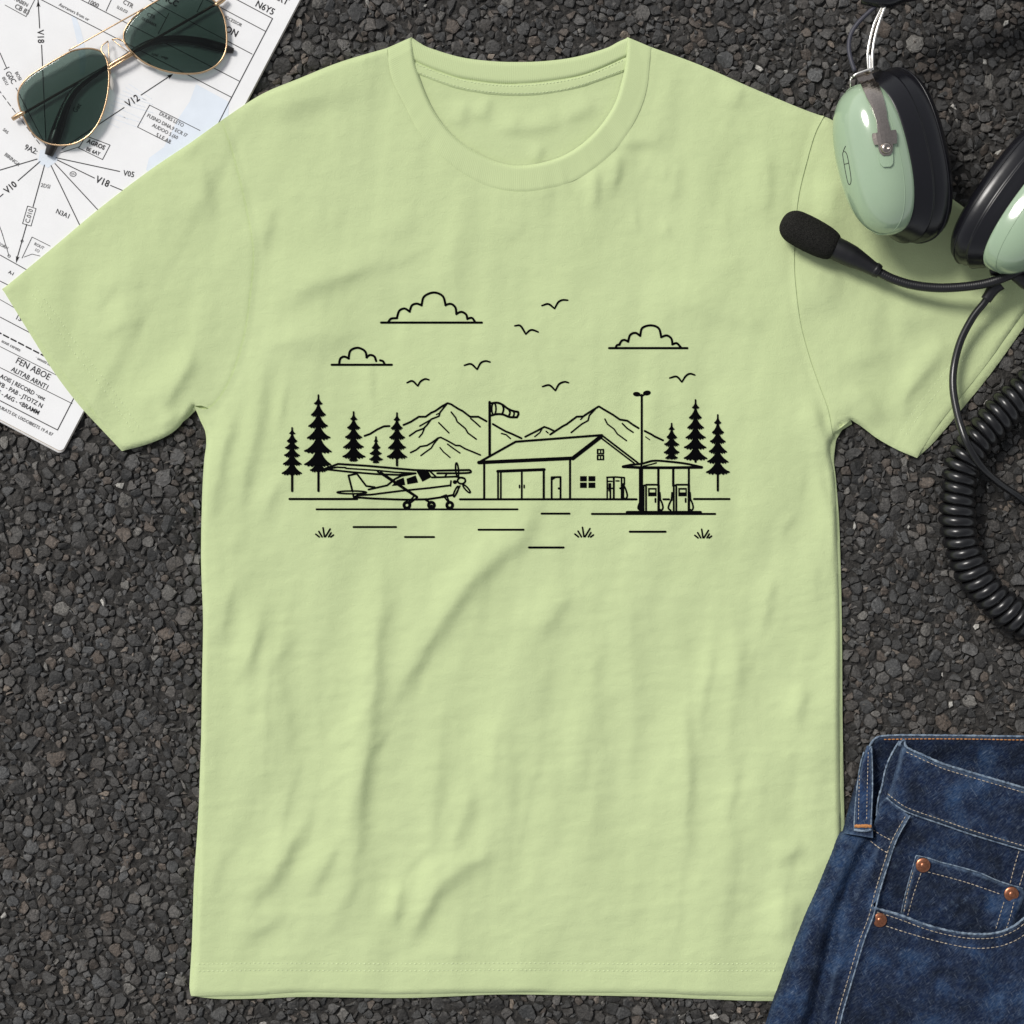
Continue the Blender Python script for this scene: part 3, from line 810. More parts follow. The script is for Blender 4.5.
def sock(k):
    k.frame(*FF); k.line([(115, 95), (115, 515)], 2.3)
    k.line([(130, 104), (175, 100), (215, 115), (260, 148), (300, 165), (338, 172)], 2.0, True)
    k.line([(338, 172), (342, 188), (330, 215)], 2.0, True)
    k.line([(330, 215), (270, 212), (220, 193), (170, 190), (128, 200)], 2.0, True)
    k.ring((148, 148), 17, 46, 1.5)
    k.line([(215, 115), (225, 150), (213, 192)], 1.7, True); k.line([(265, 150), (275, 180), (262, 210)], 1.7, True); k.line([(302, 165), (308, 190), (296, 213)], 1.5, True)
ink('printed_windsock', sock)
def hangar(k):
    k.frame(*FF)
    k.line([(25, 572), (320, 407)], 2.0); k.line([(30, 571), (770, 537)], 3.2); k.line([(320, 407), (1000, 355)], 2.0); k.line([(770, 538), (990, 368)], 3.6)
    k.line([(72, 575), (72, 860)], 1.9); k.line([(748, 548), (748, 860)], 1.9)
    k.line([(181, 640), (181, 858)], 1.7); k.line([(203, 650), (203, 858)], 1.6); k.line([(178, 640), (545, 626)], 2.6); k.line([(368, 640), (368, 858)], 1.7); k.line([(541, 628), (541, 858)], 2.0)
    k.line([(350, 750), (350, 770)], 1.3); k.line([(387, 750), (387, 770)], 1.3)
    k.line([(603, 687), (603, 858)], 1.7); k.line([(603, 687), (673, 685), (673, 858)], 1.7); k.line([(606, 706), (630, 690)], 1.2); k.ell((660, 775), 9, 9)
    for x0, x1 in ((827, 880), (893, 947)):
        k.rect(x0, 678, x1, 718); k.rect(x0, 729, x1, 771)
    k.frame(*FH)
    k.line([(192, 303), (410, 470)], 1.7); k.line([(186, 318), (385, 470)], 1.5)
    for x0, x1 in ((166, 180), (187, 201)):
        for y0, y1 in ((389, 413), (424, 449)):
            k.line([(x0, y0), (x1, y0)], 1.3); k.line([(x0, y1), (x1, y1)], 1.3); k.line([(x0 if x0 < 170 else x1, y0), (x0 if x0 < 170 else x1, y1)], 1.5)
    k.line([(184, 395), (184, 412)], 1.1); k.line([(184, 426), (184, 445)], 1.1)
    k.frame(*FG)   # vending cabinet and hose by the gable wall
    k.line([(135, 295), (135, 465)], 1.4); k.line([(160, 345), (160, 465)], 1.6); k.line([(187, 294), (187, 465)], 1.8); k.line([(248, 296), (248, 465)], 1.5)
    k.line([(133, 294), (200, 291), (270, 296)], 1.5); k.line([(270, 296), (270, 350)], 1.5); k.line([(262, 350), (282, 392), (293, 438), (281, 462), (262, 455)], 1.6, True); k.line([(262, 345), (262, 462)], 1.6)
    k.line([(142, 325), (172, 325)], 1.3); k.line([(205, 322), (228, 322)], 1.3); k.line([(140, 380), (185, 380)], 1.3); k.ell((238, 380), 8, 8); k.line([(150, 345), (150, 400)], 1.4)
ink('printed_hangar', hangar)
def pumps(k):
    k.frame(*FH)
    k.line([(432, 60), (432, 470)], 2.0); k.ell((402, 55), 23, 14, .1); k.ell((463, 48), 24, 15, -.15); k.line([(402, 56), (432, 66), (463, 50)], 1.6)
    k.frame(*FG)
    k.line([(405, 180), (403, 225)], 1.8); k.line([(401, 226), (401, 562)], 3.7)
    k.line([(260, 207), (330, 194), (410, 186), (505, 163), (640, 172), (760, 187), (880, 213)], 1.9, True)
    k.line([(260, 210), (410, 218), (620, 218), (880, 215)], 2.5); k.line([(420, 205), (480, 192), (522, 180)], 1.2)
    k.line([(538, 225), (538, 360)], 2.1); k.line([(655, 228), (655, 360)], 2.1); k.line([(778, 225), (778, 420)], 1.9)
    for dx in (0, 238):
        k.frame(590 + dx * .127, 440, .127)
        k.line([(421, 362), (421, 560)], 1.7); k.line([(441, 366), (441, 560)], 1.7); k.line([(421, 360), (446, 352), (534, 352)], 1.7); k.line([(540, 356), (540, 560)], 2.2)
        k.rect(457, 377, 524, 391); k.rect(457, 412, 524, 443); k.rect(457, 391, 469, 412); k.rect(513, 391, 524, 412)
        k.line([(515, 462), (515, 488)], 1.6)
        k.line([(548, 415), (552, 470)], 1.9); k.line([(552, 465), (568, 500), (574, 535), (562, 552), (546, 545)], 1.6, True)
        k.line([(402, 470), (384, 510), (379, 538), (396, 553)], 1.6, True)
    k.frame(*FG); k.line([(646, 415), (642, 475)], 1.6)
    k.line([(292, 569), (870, 569)], 2.5); k.line([(15, 582), (985, 582)], 1.9)
ink('printed_fuel_station', pumps)
def plane(k):
    k.frame(*FE)
    k.line([(32, 152), (115, 121), (300, 133), (600, 160), (720, 164), (955, 160)], 1.9); k.line([(955, 160), (966, 168), (940, 179), (750, 181)], 1.8, True)
    k.line([(32, 155), (200, 173), (360, 186), (500, 191), (560, 185)], 1.7); k.line([(62, 150), (110, 142), (165, 145)], 1.5); k.line([(165, 149), (360, 162), (480, 174), (610, 180)], 1.4)
    k.line([(208, 298), (182, 195), (235, 183), (295, 262), (350, 270)], 1.7); k.ring((203, 303), 95, 9, 1.5)
    k.line([(211, 315), (216, 335), (240, 322), (330, 317), (520, 293), (700, 275), (835, 258)], 1.7); k.line([(310, 285), (430, 258), (480, 217), (520, 197), (612, 181)], 1.7)
    k.line([(216, 334), (350, 343), (480, 348), (560, 350), (690, 347), (790, 332), (850, 320)], 1.9)
    k.poly([(458, 262), (490, 226), (535, 208), (545, 256)]); k.poly([(553, 216), (612, 194), (628, 240), (559, 252)]); k.poly([(616, 166), (690, 161), (714, 205), (655, 235)])
    k.line([(700, 165), (745, 206)], 1.6); k.line([(715, 207), (770, 206), (870, 202), (925, 214)], 1.7); k.line([(800, 202), (811, 182)], 1.5)
    k.line([(838, 230), (835, 262)], 1.5); k.ring((905, 228), 25, 20, 1.7); k.ell((863, 237), 14, 13)
    k.ring((877, 160), 9, 46, 1.5, rot=-.09); k.ring((938, 280), 9, 34, 1.5, rot=-.73); k.ring((870, 297), 9, 36, 1.5, rot=.42); k.line([(895, 262), (860, 332)], 1.4)
    k.line([(368, 170), (598, 322)], 1.5); k.line([(388, 172), (622, 330)], 1.5)
    k.line([(600, 320), (622, 335), (580, 368)], 1.7); k.line([(606, 322), (572, 360)], 1.5); k.line([(672, 348), (700, 366)], 1.9); k.line([(790, 326), (822, 366)], 1.5); k.line([(776, 331), (808, 320), (826, 362)], 1.5)
    for cx in (556, 713, 830): k.ring((cx, 385), 18.5, 18.5, 2.7)
    k.ell((713, 388), 8, 8)
ink('printed_airplane', plane)
def gl_(k):
    for L, w in (([(289.5, 499), (357, 499)], 2.0), ([(460, 499.3), (590, 499.2), (636.5, 499.3)], 1.9), ([(663.4, 499.3), (669, 499.3)], 1.8), ([(694, 499), (729.4, 499)], 1.9), ([(316.5, 509.3), (517.5, 509.3)], 1.7),
                 ([(353.5, 527), (396, 527)], 1.8), ([(405, 537), (434, 537)], 1.8), ([(478.5, 529.7), (523.5, 529.7)], 1.8), ([(541.5, 513.6), (569.5, 513.6)], 1.8), ([(529, 547.5), (563.5, 547.5)], 1.9), ([(629.8, 531.7), (665.5, 531.7)], 1.9)):
        k.line(L, w)
ink('printed_ground_line', gl_)
for bx, by, sc in ((323.8, 537, 1), (583.3, 537, 1.05), (702.4, 538, .95)):
    def fn(k, bx=bx, by=by, sc=sc):
        k.frame(bx, by, sc)
        for a, b in (((-.8, -9.2), (.6, -.3)), ((6.3, -8), (1.6, -.3)), ((-5, -5.6), (-1.8, -.2)), ((-8, -2.8), (-4.6, -.1)), ((9.6, -2), (7, 0)), ((7.2, -4.2), (4.8, -.2))): k.line([a, b], 1.5)
    ink('printed_grass_tuft', fn)

# ------------------------------------------------------------------ CHART BOOKLET
CR = np.array([0.885, 0.4655]); CU = np.array([0.4655, -0.885]); CB = np.array([62.0, 452.0])
def cpt(a, b): return CB + CR * a + CU * b
chart = thing('navigation_chart', 'folded white air navigation chart with black routes and pale blue water, under the left sleeve', 'chart', W(40, 250, 0))
CT = 4.2
def sheet(name, inset, h0, h1, mat, shift=(0, 0), r=5):
    a0, b0, a1, b1 = -470 + inset, 0 + inset * .5, 0 - inset * .5, 590
    P = []
    for (cx, cy, s0) in ((a1 - r, b0 + r, -90), (a1 - r, b1 - r, 0), (a0 + r, b1 - r, 90), (a0 + r, b0 + r, 180)):
        for i in range(6):
            t = R(s0 + 18 * i); P.append(cpt(cx + r * math.cos(t) + shift[0], cy + r * math.sin(t) + shift[1]))
    n = len(P)
    V = [W(p[0], p[1], h1) for p in P] + [W(p[0], p[1], h0) for p in P]
    F = [tuple(range(n)), tuple(range(2 * n - 1, n - 1, -1))] + [(n + i, n + (i + 1) % n, (i + 1) % n, i) for i in range(n)]
    return mesh_obj(name, V, F, mat, chart, smooth=False)
top_page = sheet('top_page', 0, 3.35, CT, M['paper'])
sheet('inner_page', 0, 2.6, 3.2, M['paper_edge'], (.7, -.9)); sheet('inner_page', 0, 1.8, 2.45, M['paper'], (1.0, -1.7)); sheet('inner_page', 0, 0.9, 1.65, M['paper_edge'], (1.5, -1.9)); sheet('back_page', 0, -.4, 0.75, M['paper'], (1.2, -2.4))
flat = lambda x, y: np.full(np.shape(x), CT)
k = Ink(); k.poly([(71, 15), (76, 17), (81, 30), (84.5, 45), (86, 60), (85, 74), (80, 76), (79.5, 60), (77, 42)]); k.build('water_tint', top_page, flat, 0.12, M['map_blue'])
k = Ink(); k.poly([(196, 84), (229, 102), (228, 118), (190, 150), (165, 180), (146, 170), (149, 158), (164, 147), (178, 119), (190, 101)]); k.build('water_tint', top_page, flat, 0.12, M['map_blue'])
k = Ink(); k.poly([(40, 150), (54, 148), (58, 160), (48, 168), (38, 163)]); k.build('water_tint', top_page, flat, 0.12, M['map_blue'])
for i in range(11):
    k = Ink(); x0, y0 = 98 + i * 3.1, 118 - i * 3.4; k.line([(x0, y0), (x0 + random.uniform(20, 40), y0 + 3 + random.uniform(6, 12))], .45)
    k.build('survey_line', top_page, flat, 0.2, M['map_blue'])
k = Ink(); W1 = 0.75
LN = [([(272.5, 18.5), (227.6, 105), (215, 130)], .9), ([(272.5, 18.5), (232, -3)], .8), ([(265, 31), (200, -3.5)], .75), ([(252, 54), (146, -2)], .75), ([(239, 81), (78, -2)], .75), ([(231, 97), (36, -3)], .75),
      ([(112, -2), (106, 11)], .7), ([(169, 13), (158, 34)], .7), ([(204, -2), (197, 12)], .7), ([(150, 6), (166, 18)], .7),
      ([(141, 95), (172, 74.5)], .9), ([(124, 107.5), (62, 149)], .9), ([(38, 0), (39.6, 28)], .9), ([(41.5, 45), (46, 142)], .9),
      ([(37, 159), (0, 170), (-10, 173)], .9), ([(40, 161.5), (18, 180.6)], .9), ([(3, 194), (-6, 202)], .9), ([(44.5, 165), (33, 206.6)], .9), ([(26.6, 224.4), (16.5, 260)], .9), ([(51, 165.6), (79, 223.7), (90, 247)], .9),
      ([(55, 163.6), (96.8, 208.7), (110, 222)], .9), ([(57.4, 160), (94.3, 178)], .9), ([(110.5, 185.4), (124, 191)], .9), ([(56, 157.7), (119.6, 171.4)], .9),
      ([(0, 53), (6.5, 68)], .8), ([(16, 88), (46, 146)], .75), ([(4, 69.5), (9, 67)], .7), ([(60, 153), (80, 146.5)], .6),
      ([(5, 5), (26, 16.5), (35, -1)], .6), ([(149.5, 105), (200, 130.5)], .65), ([(149.5, 105), (137.5, 127), (170, 143.5)], .65), ([(86, 136), (110, 145), (102.5, 159.5), (78.6, 148), (86, 136)], .7),
      ([(27.5, 206), (36, 208.5), (31, 226), (22.5, 223.5), (27.5, 206)], .65), ([(0, 255), (36, 275)], .8), ([(0, 281), (8, 285)], .8), ([(0, 299.5), (20, 311)], .6), ([(0, 317), (40, 338)], .8),
      ([(0, 346.5), (80, 387)], .6), ([(0, 367.5), (72, 403.5)], .65), ([(84, 378), (57.5, 430)], .9), ([(57.5, 430), (-10, 395.5)], .9), ([(50, 246), (32, 237), (22, 258)], .6), ([(1, 230), (9, 256)], .6), ([(-2, 222), (3, 236)], .6), ([(24, 257), (32, 254), (40, 256)], .5)]
for L, w in LN: k.line(L, w)
# dashes
for L, dsh, gap, w in (([(-2, 89), (16.4, 113.7), (41, 145.8)], 5, 2, .8), ([(-4, 331), (54, 361)], 5.5, 2.2, 1.5)):
    P = resample(L, .5); n = len(P); i = 0
    while i < n - 3:
        j = min(n - 1, i + int(dsh * 2)); k.line([tuple(P[i]), tuple(P[j])], w); i = j + int(gap * 2) + 2
def arrow(tip, frm, L=6, wd=2.2):
    t = np.array(tip, float); d = t - np.array(frm, float); d /= np.linalg.norm(d); nn = np.array([-d[1], d[0]])
    k.poly([tuple(t), tuple(t - d * L + nn * wd), tuple(t - d * L * .8), tuple(t - d * L - nn * wd)])
arrow((173, 74), (141, 95)); arrow((38, .5), (39.6, 28), 6.5, 2); arrow((16, 263), (26, 224), 7, 1.8)
k.ring((22, 241), 1.2, 1.2, .5); k.ring((9, 256), 1.3, 1.3, .5); k.ring((73, 174), 3.2, 2.4, .5)
k.build('route_lines', top_page, flat, 0.28, M['map_ink'])

def text_geo(body, size, bold=0.0):
    cu = bpy.data.curves.new('lettering', 'FONT'); cu.body = body; cu.size = 1.0; cu.offset = bold; cu.resolution_u = 2
    cu.align_x = 'CENTER'; cu.align_y = 'CENTER'
    ob = bpy.data.objects.new('lettering', cu); COL.objects.link(ob)
    dg = bpy.context.evaluated_depsgraph_get()
    me = bpy.data.meshes.new_from_object(ob.evaluated_get(dg))
    V = np.array([v.co[:2] for v in me.vertices]); F = [tuple(p.vertices) for p in me.polygons]
    bpy.data.objects.remove(ob); bpy.data.curves.remove(cu); bpy.data.meshes.remove(me)
    return V * size, F
def put_text(mb, s, x, y, ang, cap, bold=0.0, xs=.9, h=CT + .36):
    """ang: clockwise degrees on the page, cap: capital height"""
    V, F = text_geo(s, cap / 0.69, bold)
    if not len(V): return
    a = R(ang); c, sn = math.cos(a), math.sin(a)
    X = x + V[:, 0] * xs * c + V[:, 1] * sn; Y = y + V[:, 0] * xs * sn - V[:, 1] * c
    mb.add(Wn(X, Y, np.full(len(X), h)).tolist(), F)
tb = MB(); tg = MB(); A0 = 27.7
for s_, x, y, a, cp, b in (('N6Y5', 265, 8, A0, 6.6, .012), ('ART', 281, -1, A0, 6.6, .012), ('ON', 231.5, 31.5, A0, 6.5, .02), ('ICC', 172, 1.5, A0, 6.0, .03), ('V12', 132.5, 101, -33, 7, .015), ('V18', 40.3, 36.5, 87, 6.4, .01), ('V10', 10.5, 187.5, -40, 6.4, .025),
                           ('V18', 102.5, 181.8, 23, 6.8, .015), ('V05', 128.8, 174, 10, 5.4, .01), ('9A2:', 31, 149.5, 24, 5.6, .01), ('N3A1', 63, 214, 24, 4.8, .005), ('G0C', 10.5, 77.5, 58, 5.4, .005), ('AGROS', 96, 144.5, A0 - 5, 4.4, .03), ('BE 6AY', 93, 151.5, A0 - 5, 3.6, .02),
                           ('FEN ABOE', 33, 369, A0, 6.4, .005), ('ALITAB ARNT1', 30, 378.5, A0, 4.8, .01), ('AOIS | RECORD \u00b7\u00b7ont', 22.5, 387.5, A0, 4.2, .015), ('YB - PAB - JTOTZ N', 20.5, 395, A0, 4.4, .012), ('S - A6G - <BRAMM', 18.5, 402.5, A0, 4.4, .015), ('1S-', 19.5, 318.5, A0, 5.2, .005), ('A-I', 11, 273, A0, 3.4, .01)):
    tb = MB(); put_text(tb, s_, x, y, a, cp, b); tb.build('lettering', M['map_ink'], top_page, smooth=False)
for s_, x, y, a, cp, b in (('CB 83', 22, 9.5, A0, 4.8, .015), ('HABEN', 21, 2, A0, 3.6, .01), ('Aerravors from or', 74, 12, A0, 3.4, .005), ('1000', 93, 3.5, A0, 4.6, .01), ('CTR', 128, 4, A0, 4.4, .015), ('SLELESI', 122, 9.5, A0, 2.9, .005), ('CTR', 151, 16, A0, 3.6, .02), ('OUDABER', 149, 22, A0, 2.8, .02), ('NUCCESSOR', 231, 20, A0, 3.2, .01), ('total . wege', 160, 56, A0 - 12, 2.8, .02),
                           ('DUUES LETO', 171.5, 119.5, A0, 3.6, .01), ('FUSNO DNA.9 ECR I7', 167, 125.5, A0, 3.6, .01), ('AUDOO 5.(60', 165, 131.5, A0, 3.6, .01), ('5.I F AR', 163.5, 138.5, A0, 4.0, .01), ('BIRINGA', 12, 159.5, 38, 3.6, .005), ('2DSI', 45.5, 186, 12, 3.8, .005), ('C.010', 29.2, 216, -74, 4.6, .012), ('OU', 73, 174, -15, 2.4, .005),
                           ('ROUT', 39, 246, A0, 3, .005), ('1O', 37, 250.5, A0, 3, .005), ('eout cerete', 11, 345.5, A0, 3.4, .01), ('\u00b7 uesstti ban', 44, 361.5, A0, 3.0, .01), ('BURATS EX: UXDOIBESTS 19 A 07', 25, 420.5, A0, 3.2, .012), ('BOSI', 18, 76, 62, 3.4, .008), ('0S1U', 5, 81, 62, 3.2, .008), ('TORN', 3, 246, A0, 3, .01), ('Get', 77, 108, -55, 5, .02), ('SAS', 5.5, 131, 40, 3, .01)):
    tg = MB(); put_text(tg, s_, x, y, a, cp, b); tg.build('fine_lettering', M['map_grey'], top_page, smooth=False)

# ------------------------------------------------------------------ SUNGLASSES
z4 = lambda L: [(a / 4, b / 4) for a, b in L]
LENS_L = z4([(432, 262), (420, 225), (398, 203), (350, 194), (290, 204), (230, 235), (170, 270), (120, 303), (86, 340), (72, 378), (76, 420), (95, 470), (125, 525), (160, 558), (200, 576), (250, 581), (300, 573), (350, 545), (385, 505), (410, 455), (428, 390), (436, 320)])
LENS_R = z4([(495, 152), (500, 120), (530, 75), (570, 40), (620, 8), (670, -18), (730, -34), (790, -30), (840, -8), (872, 22), (896, 70), (906, 130), (905, 190), (890, 232), (860, 265), (810, 289), (750, 295), (680, 288), (620, 270), (570, 245), (530, 210), (505, 180)])
specs = thing('sunglasses', 'gold wire sunglasses with dark green teardrop lenses, folded on the chart', 'sunglasses', W(125, 75, CT))
g0 = np.array([120, 75.0])
def lens_h(poly):
    c = np.array(poly).mean(0)
    def f(x, y): 
        r2 = ((x - c[0]) ** 2 + (y - c[1]) ** 2) / 45 ** 2
        side = ((x - 118) * .85 - (y - 72) * .5) / 110
        return 14.5 + 2.4 * (1 - r2) - 3.0 * side ** 2
    return f
for poly in (LENS_L, LENS_R):
    P = smooth_line(poly, 1.5, True); hf = lens_h(poly)
    c = P.mean(0); rings = []
    for k_ in (.02, .12, .24, .36, .48, .6, .7, .8, .88, .95, 1.0):
        Q = c + (P - c) * k_; rings.append(Wn(Q[:, 0], Q[:, 1], hf(Q[:, 0], Q[:, 1])).tolist())
    for k_ in (1.0, .95, .8, .6, .36, .12, .02):
        Q = c + (P - c) * k_; rings.append(Wn(Q[:, 0], Q[:, 1], hf(Q[:, 0], Q[:, 1]) - 1.6).tolist())
    V, F = loft(rings, True, True)
    o1 = mesh_obj('lens', V, F, M['lens'], specs)
    rim = MB(); H = hf(P[:, 0], P[:, 1])
    rim.tube([(p[0], p[1], h - .6) for p, h in zip(P, H)], 0.95, 8, closed=True, smooth=False)
    rim.build('rim', M['gold'], specs)
b = MB()
b.tube([(108, 67, 15), (114, 62.5, 16), (124, 57, 16.5), (132.5, 52, 16)], 1.6, 8); b.tube([(108, 70, 14.5), (115, 65.5, 15), (124, 60, 15.5), (133, 54.5, 15)], 1.0, 8)
b.build('bridge', M['gold'], specs)
b = MB(); b.tube([(70, 49.6, 15.5), (72, 48.6, 16.2), (107, 29, 17.5), (140, 10.6, 16.2), (143, 9, 15.5)], .75, 8); b.build('brow_bar', M['gold'], specs)
for arm, pad in (([(106, 57, 14.5), (101.5, 51, 12.5), (102, 46, 12), (108, 41, 11.5), (110, 58, 10.5), (110.5, 78, 10)], (110.8, 82, 10, 1.45)), ([(126, 45, 14.5), (123, 41, 12.5), (118, 38.5, 12), (112, 39.5, 11.5), (125, 52, 10.5), (140, 61, 10)], (144.5, 62.5, 10, .45))):
    am = MB(); am.tube(arm[:4], .6, 6); am.tube([arm[3], ((arm[3][0] + arm[5][0]) / 2, (arm[3][1] + arm[5][1]) / 2, 14), arm[5]], .5, 6)
    a_o = am.build('pad_arm', M['gold'], specs)
    bm = bmesh.new(); bmesh.ops.create_uvsphere(bm, u_segments=14, v_segments=8, radius=1.0)
    c = Vector(W(pad[0], pad[1], pad[2]))
    bmesh.ops.transform(bm, matrix=Matrix.Translation(c) @ Matrix.Rotation(-pad[3], 4, 'Z') @ Matrix.Diagonal((8.5 * S, 2.6 * S, 3.6 * S, 1)), verts=bm.verts)
    me = bpy.data.meshes.new('nose_pad'); bm.to_mesh(me); bm.free()
    me.polygons.foreach_set('use_smooth', [True] * len(me.polygons)); me.materials.append(M['pad'])
    po = bpy.data.objects.new('nose_pad', me); COL.objects.link(po); adopt(po, specs)
# temples folded underneath; the dark tips hook off the metal arm
hinge = MB(); hinge.tube([(12.5, 119, 10), (17, 116, 11), (22, 113.3, 12.3), (25, 112.5, 13)], [2.2, 2.6, 2.2, 1.2], 8); hinge.build('hinge', M['gold'], specs)
hinge = MB(); hinge.tube([(225, -2, 10), (220, 2, 11), (217, 4, 12.3), (215, 5, 13)], [2.2, 2.6, 2.2, 1.2], 8); hinge.build('hinge', M['gold'], specs)
tl = MB(); tl.tube([(17, 117, 9), (60, 92.5, 8.6), (107, 66, 8.5), (135, 50, 8.5)], 1.35, 8, flat=(1.2, 1)); tlo = tl.build('temple', M['bronze'], specs)
tt = MB(); tt.tube([(122, 57.5, 8.5), (135, 50, 8.4), (148, 43.5, 8.3), (162, 40, 8), (178, 39, 8), (198, 41.5, 7.8), (216, 46, 7.6), (230, 50, 7.6), (233.5, 51, 7.6)], [1.5, 2.6, 3.4, 3.6, 3.8, 4.4, 5.0, 4.8, 2.6], 12, flat=(.8, 1)); tt.build('temple_tip', M['tip'], tlo)
tr_ = MB(); tr_.tube([(219, 2.5, 9.5), (170, 30.5, 10), (130, 53.5, 10.5), (104, 68, 10.5)], 1.35, 8, flat=(1.2, 1)); tro = tr_.build('temple', M['bronze'], specs)
tt = MB(); tt.tube([(130, 53.5, 10.3), (108, 66.5, 10), (97, 73, 9.6), (84, 82, 9), (73, 93, 8.6), (65, 108, 8.4), (58, 128, 8.2), (52, 146, 8), (48.5, 155.5, 7.8)], [1.2, 1.6, 2.6, 3.4, 3.8, 4.6, 5.8, 6.4, 4.2], 12, flat=(.7, 1)); tt.build('temple_tip', M['tip'], tro)

# ------------------------------------------------------------------ HEADSET
head = thing('pilot_headset', 'sage green pilot headset with black ear seals, boom microphone and coiled cord', 'headset', W(950, 180, 0))
def basis(ax2, phi):
    ax2 = np.array(ax2, float); ax2 /= np.linalg.norm(ax2)
    a = np.array([ax2[0] * math.cos(phi), ax2[1] * math.cos(phi), math.sin(phi)])
    n = np.array([-ax2[0] * math.sin(phi), -ax2[1] * math.sin(phi), math.cos(phi)])
    m = np.array([-ax2[1], ax2[0], 0.0])
    return a, n, m
def cup_ring(C, a, n, m, t, b, c, N=64, p=2.35, cshift=0.0):
    out = []
    kk = 1 - C[2] / HU
    cx, cy, cz = W(*C)
    for i in range(N):
        u = 2 * math.pi * i / N
        cu, su = math.cos(u), math.sin(u)
        x = math.copysign(abs(cu) ** (2 / p), cu) * b; y = math.copysign(abs(su) ** (2 / p), su) * c
        v = a * t + n * x + m * y
        out.append((cx + v[0] * S * kk, cy - v[1] * S * kk, cz + v[2] * S * kk))
    return out
def ear_cup(C, ax2, phi, b, c, depth, seal):
    a, n, m = basis(ax2, phi)
    prof = []
    for i in range(17):
        t = depth * math.sin(math.pi / 2 * i / 16)
        r = max(0.012, max(0.0, 1 - (t / depth) ** 2.3) ** (1 / 2.3))
        prof.append((t, r))
    rings = [cup_ring(C, a, n, m, -1.5, b * .93, c * .96), cup_ring(C, a, n, m, -1.2, b * .985, c * .99)] + [cup_ring(C, a, n, m, t, b * r, c * (1 - (1 - r) * (.82 + .18 * (1 - r) ** 4))) for t, r in prof]
    V, F = loft(rings, True, True)
    shell = mesh_obj('ear_cup', V, F, M['cup'], head)
    # moulding line round the shell
    tm = depth * .30; rm = (1 - .30 ** 2.3) ** (1 / 2.3)
    V, F = tube_geo(cup_ring(C, a, n, m, tm, b * rm * 1.001, c * (1 - (1 - rm) * .82) * 1.001), .35 * S, 6, True)
    mesh_obj('mould_line', V, F, M['cup'], shell)
    pr = seal
    V, F = loft([cup_ring(C, a, n, m, t, b * r, c * (1 + (r - 1) * .75)) for t, r in pr], False, False)
    so_ = mesh_obj('ear_seal', V, F, M['vinyl'], head)
    # bead along the crease of the seal
    tcr = [q for q in pr if q[1] == max(z[1] for z in pr)][0]
    V, F = tube_geo(cup_ring(C, a, n, m, tcr[0], b * tcr[1] * 1.0, c * (1 + (tcr[1] - 1) * .75)), .75 * S, 6, True)
    mesh_obj('piping', M and V, F, M['vinyl'], so_)
    V, F = loft([cup_ring(C, a, n, m, pr[-1][0] + 1, b * .62, c * .75), cup_ring(C, a, n, m, pr[-1][0] + 2, b * .05, c * .05)], False, True)
    mesh_obj('speaker_foam', V, F, M['foam'], head)
    return shell
SEAL = [(-1, .90), (-1.6, .97), (-4, 1.0), (-11, 1.08), (-19, 1.16), (-20.5, 1.18), (-22, 1.10), (-25, 1.12), (-32, 1.19), (-41, 1.21), (-49, 1.16), (-55, 1.04), (-57, .90), (-55, .78), (-46, .70), (-34, .66)]
cupL = ear_cup((879, 159, 76), (-.975, .222), R(35), 40, 77, 40, SEAL)
SEAL_R = [(t * .72, 1 + (r - 1) * .8) for t, r in SEAL]
cupR = ear_cup((1032, 203, 60), (.796, .605), R(30), 41, 78, 46, SEAL_R)
dg = bpy.context.evaluated_depsgraph_get()
bvh = BVHTree.FromObject(cupL, dg)
camv = Vector((0, 0, HC))
def on_cup(x, y, lift=1.0):
    d = (Vector(W(x, y, 0)) - camv).normalized()
    hit, nrm, _, _ = bvh.ray_cast(camv, d)
    if hit is None: return None
    if nrm.dot(d) > 0: nrm = -nrm
    return hit + nrm * lift * S, nrm
# stirrup: bent steel strap lying on the shell, ending in a cross plate with a screw
def strap(name, centre, widths, mat, lift, th=1.2, fallback=None):
    V = []; F = []
    C = smooth_line([(c[0], c[1], w) for c, w in zip(centre, widths)], 2)
    T = np.gradient(C[:, :2], axis=0); T /= np.linalg.norm(T, axis=1)[:, None]
    m = 6; prev = None
    for i, (x, y, w) in enumerate(C):
        nn = np.array([-T[i, 1], T[i, 0]])
        q0 = on_cup(x, y, lift)
        row = []
        for j in range(m + 1):
            o_ = (j / m - .5) * w
            q = on_cup(x + nn[0] * o_, y + nn[1] * o_, lift)
            p = q[0] if q else None
            row.append(p)
        cpos = q0[0] if q0 else None
        for j in range(m + 1):
            if row[j] is None: row[j] = Vector(W(x + nn[0] * (j / m - .5) * w, y + nn[1] * (j / m - .5) * w, (cpos.z / S if cpos else fallback)))
        V.append(row)
    n = len(V); allV = []; 
    for row in V: allV += [tuple(p) for p in row]
    off = len(allV)
    allV += [(v[0], v[1], v[2] - th * S) for v in allV]
    k_ = m + 1
    for i in range(n - 1):
        for j in range(m):
            F.append((i * k_ + j, i * k_ + j + 1, (i + 1) * k_ + j + 1, (i + 1) * k_ + j))
            F.append((off + i * k_ + j, off + (i + 1) * k_ + j, off + (i + 1) * k_ + j + 1, off + i * k_ + j + 1))
        F.append((i * k_, (i + 1) * k_, off + (i + 1) * k_, off + i * k_)); F.append((i * k_ + m, off + i * k_ + m, off + (i + 1) * k_ + m, (i + 1) * k_ + m))
    F.append(tuple(list(range(k_)) + [off + j for j in range(k_ - 1, -1, -1)]))
    e = (n - 1) * k_
    F.append(tuple([e + j for j in range(k_ - 1, -1, -1)] + [off + e + j for j in range(k_)]))
    return mesh_obj(name, allV, F, mat, head, smooth=False)
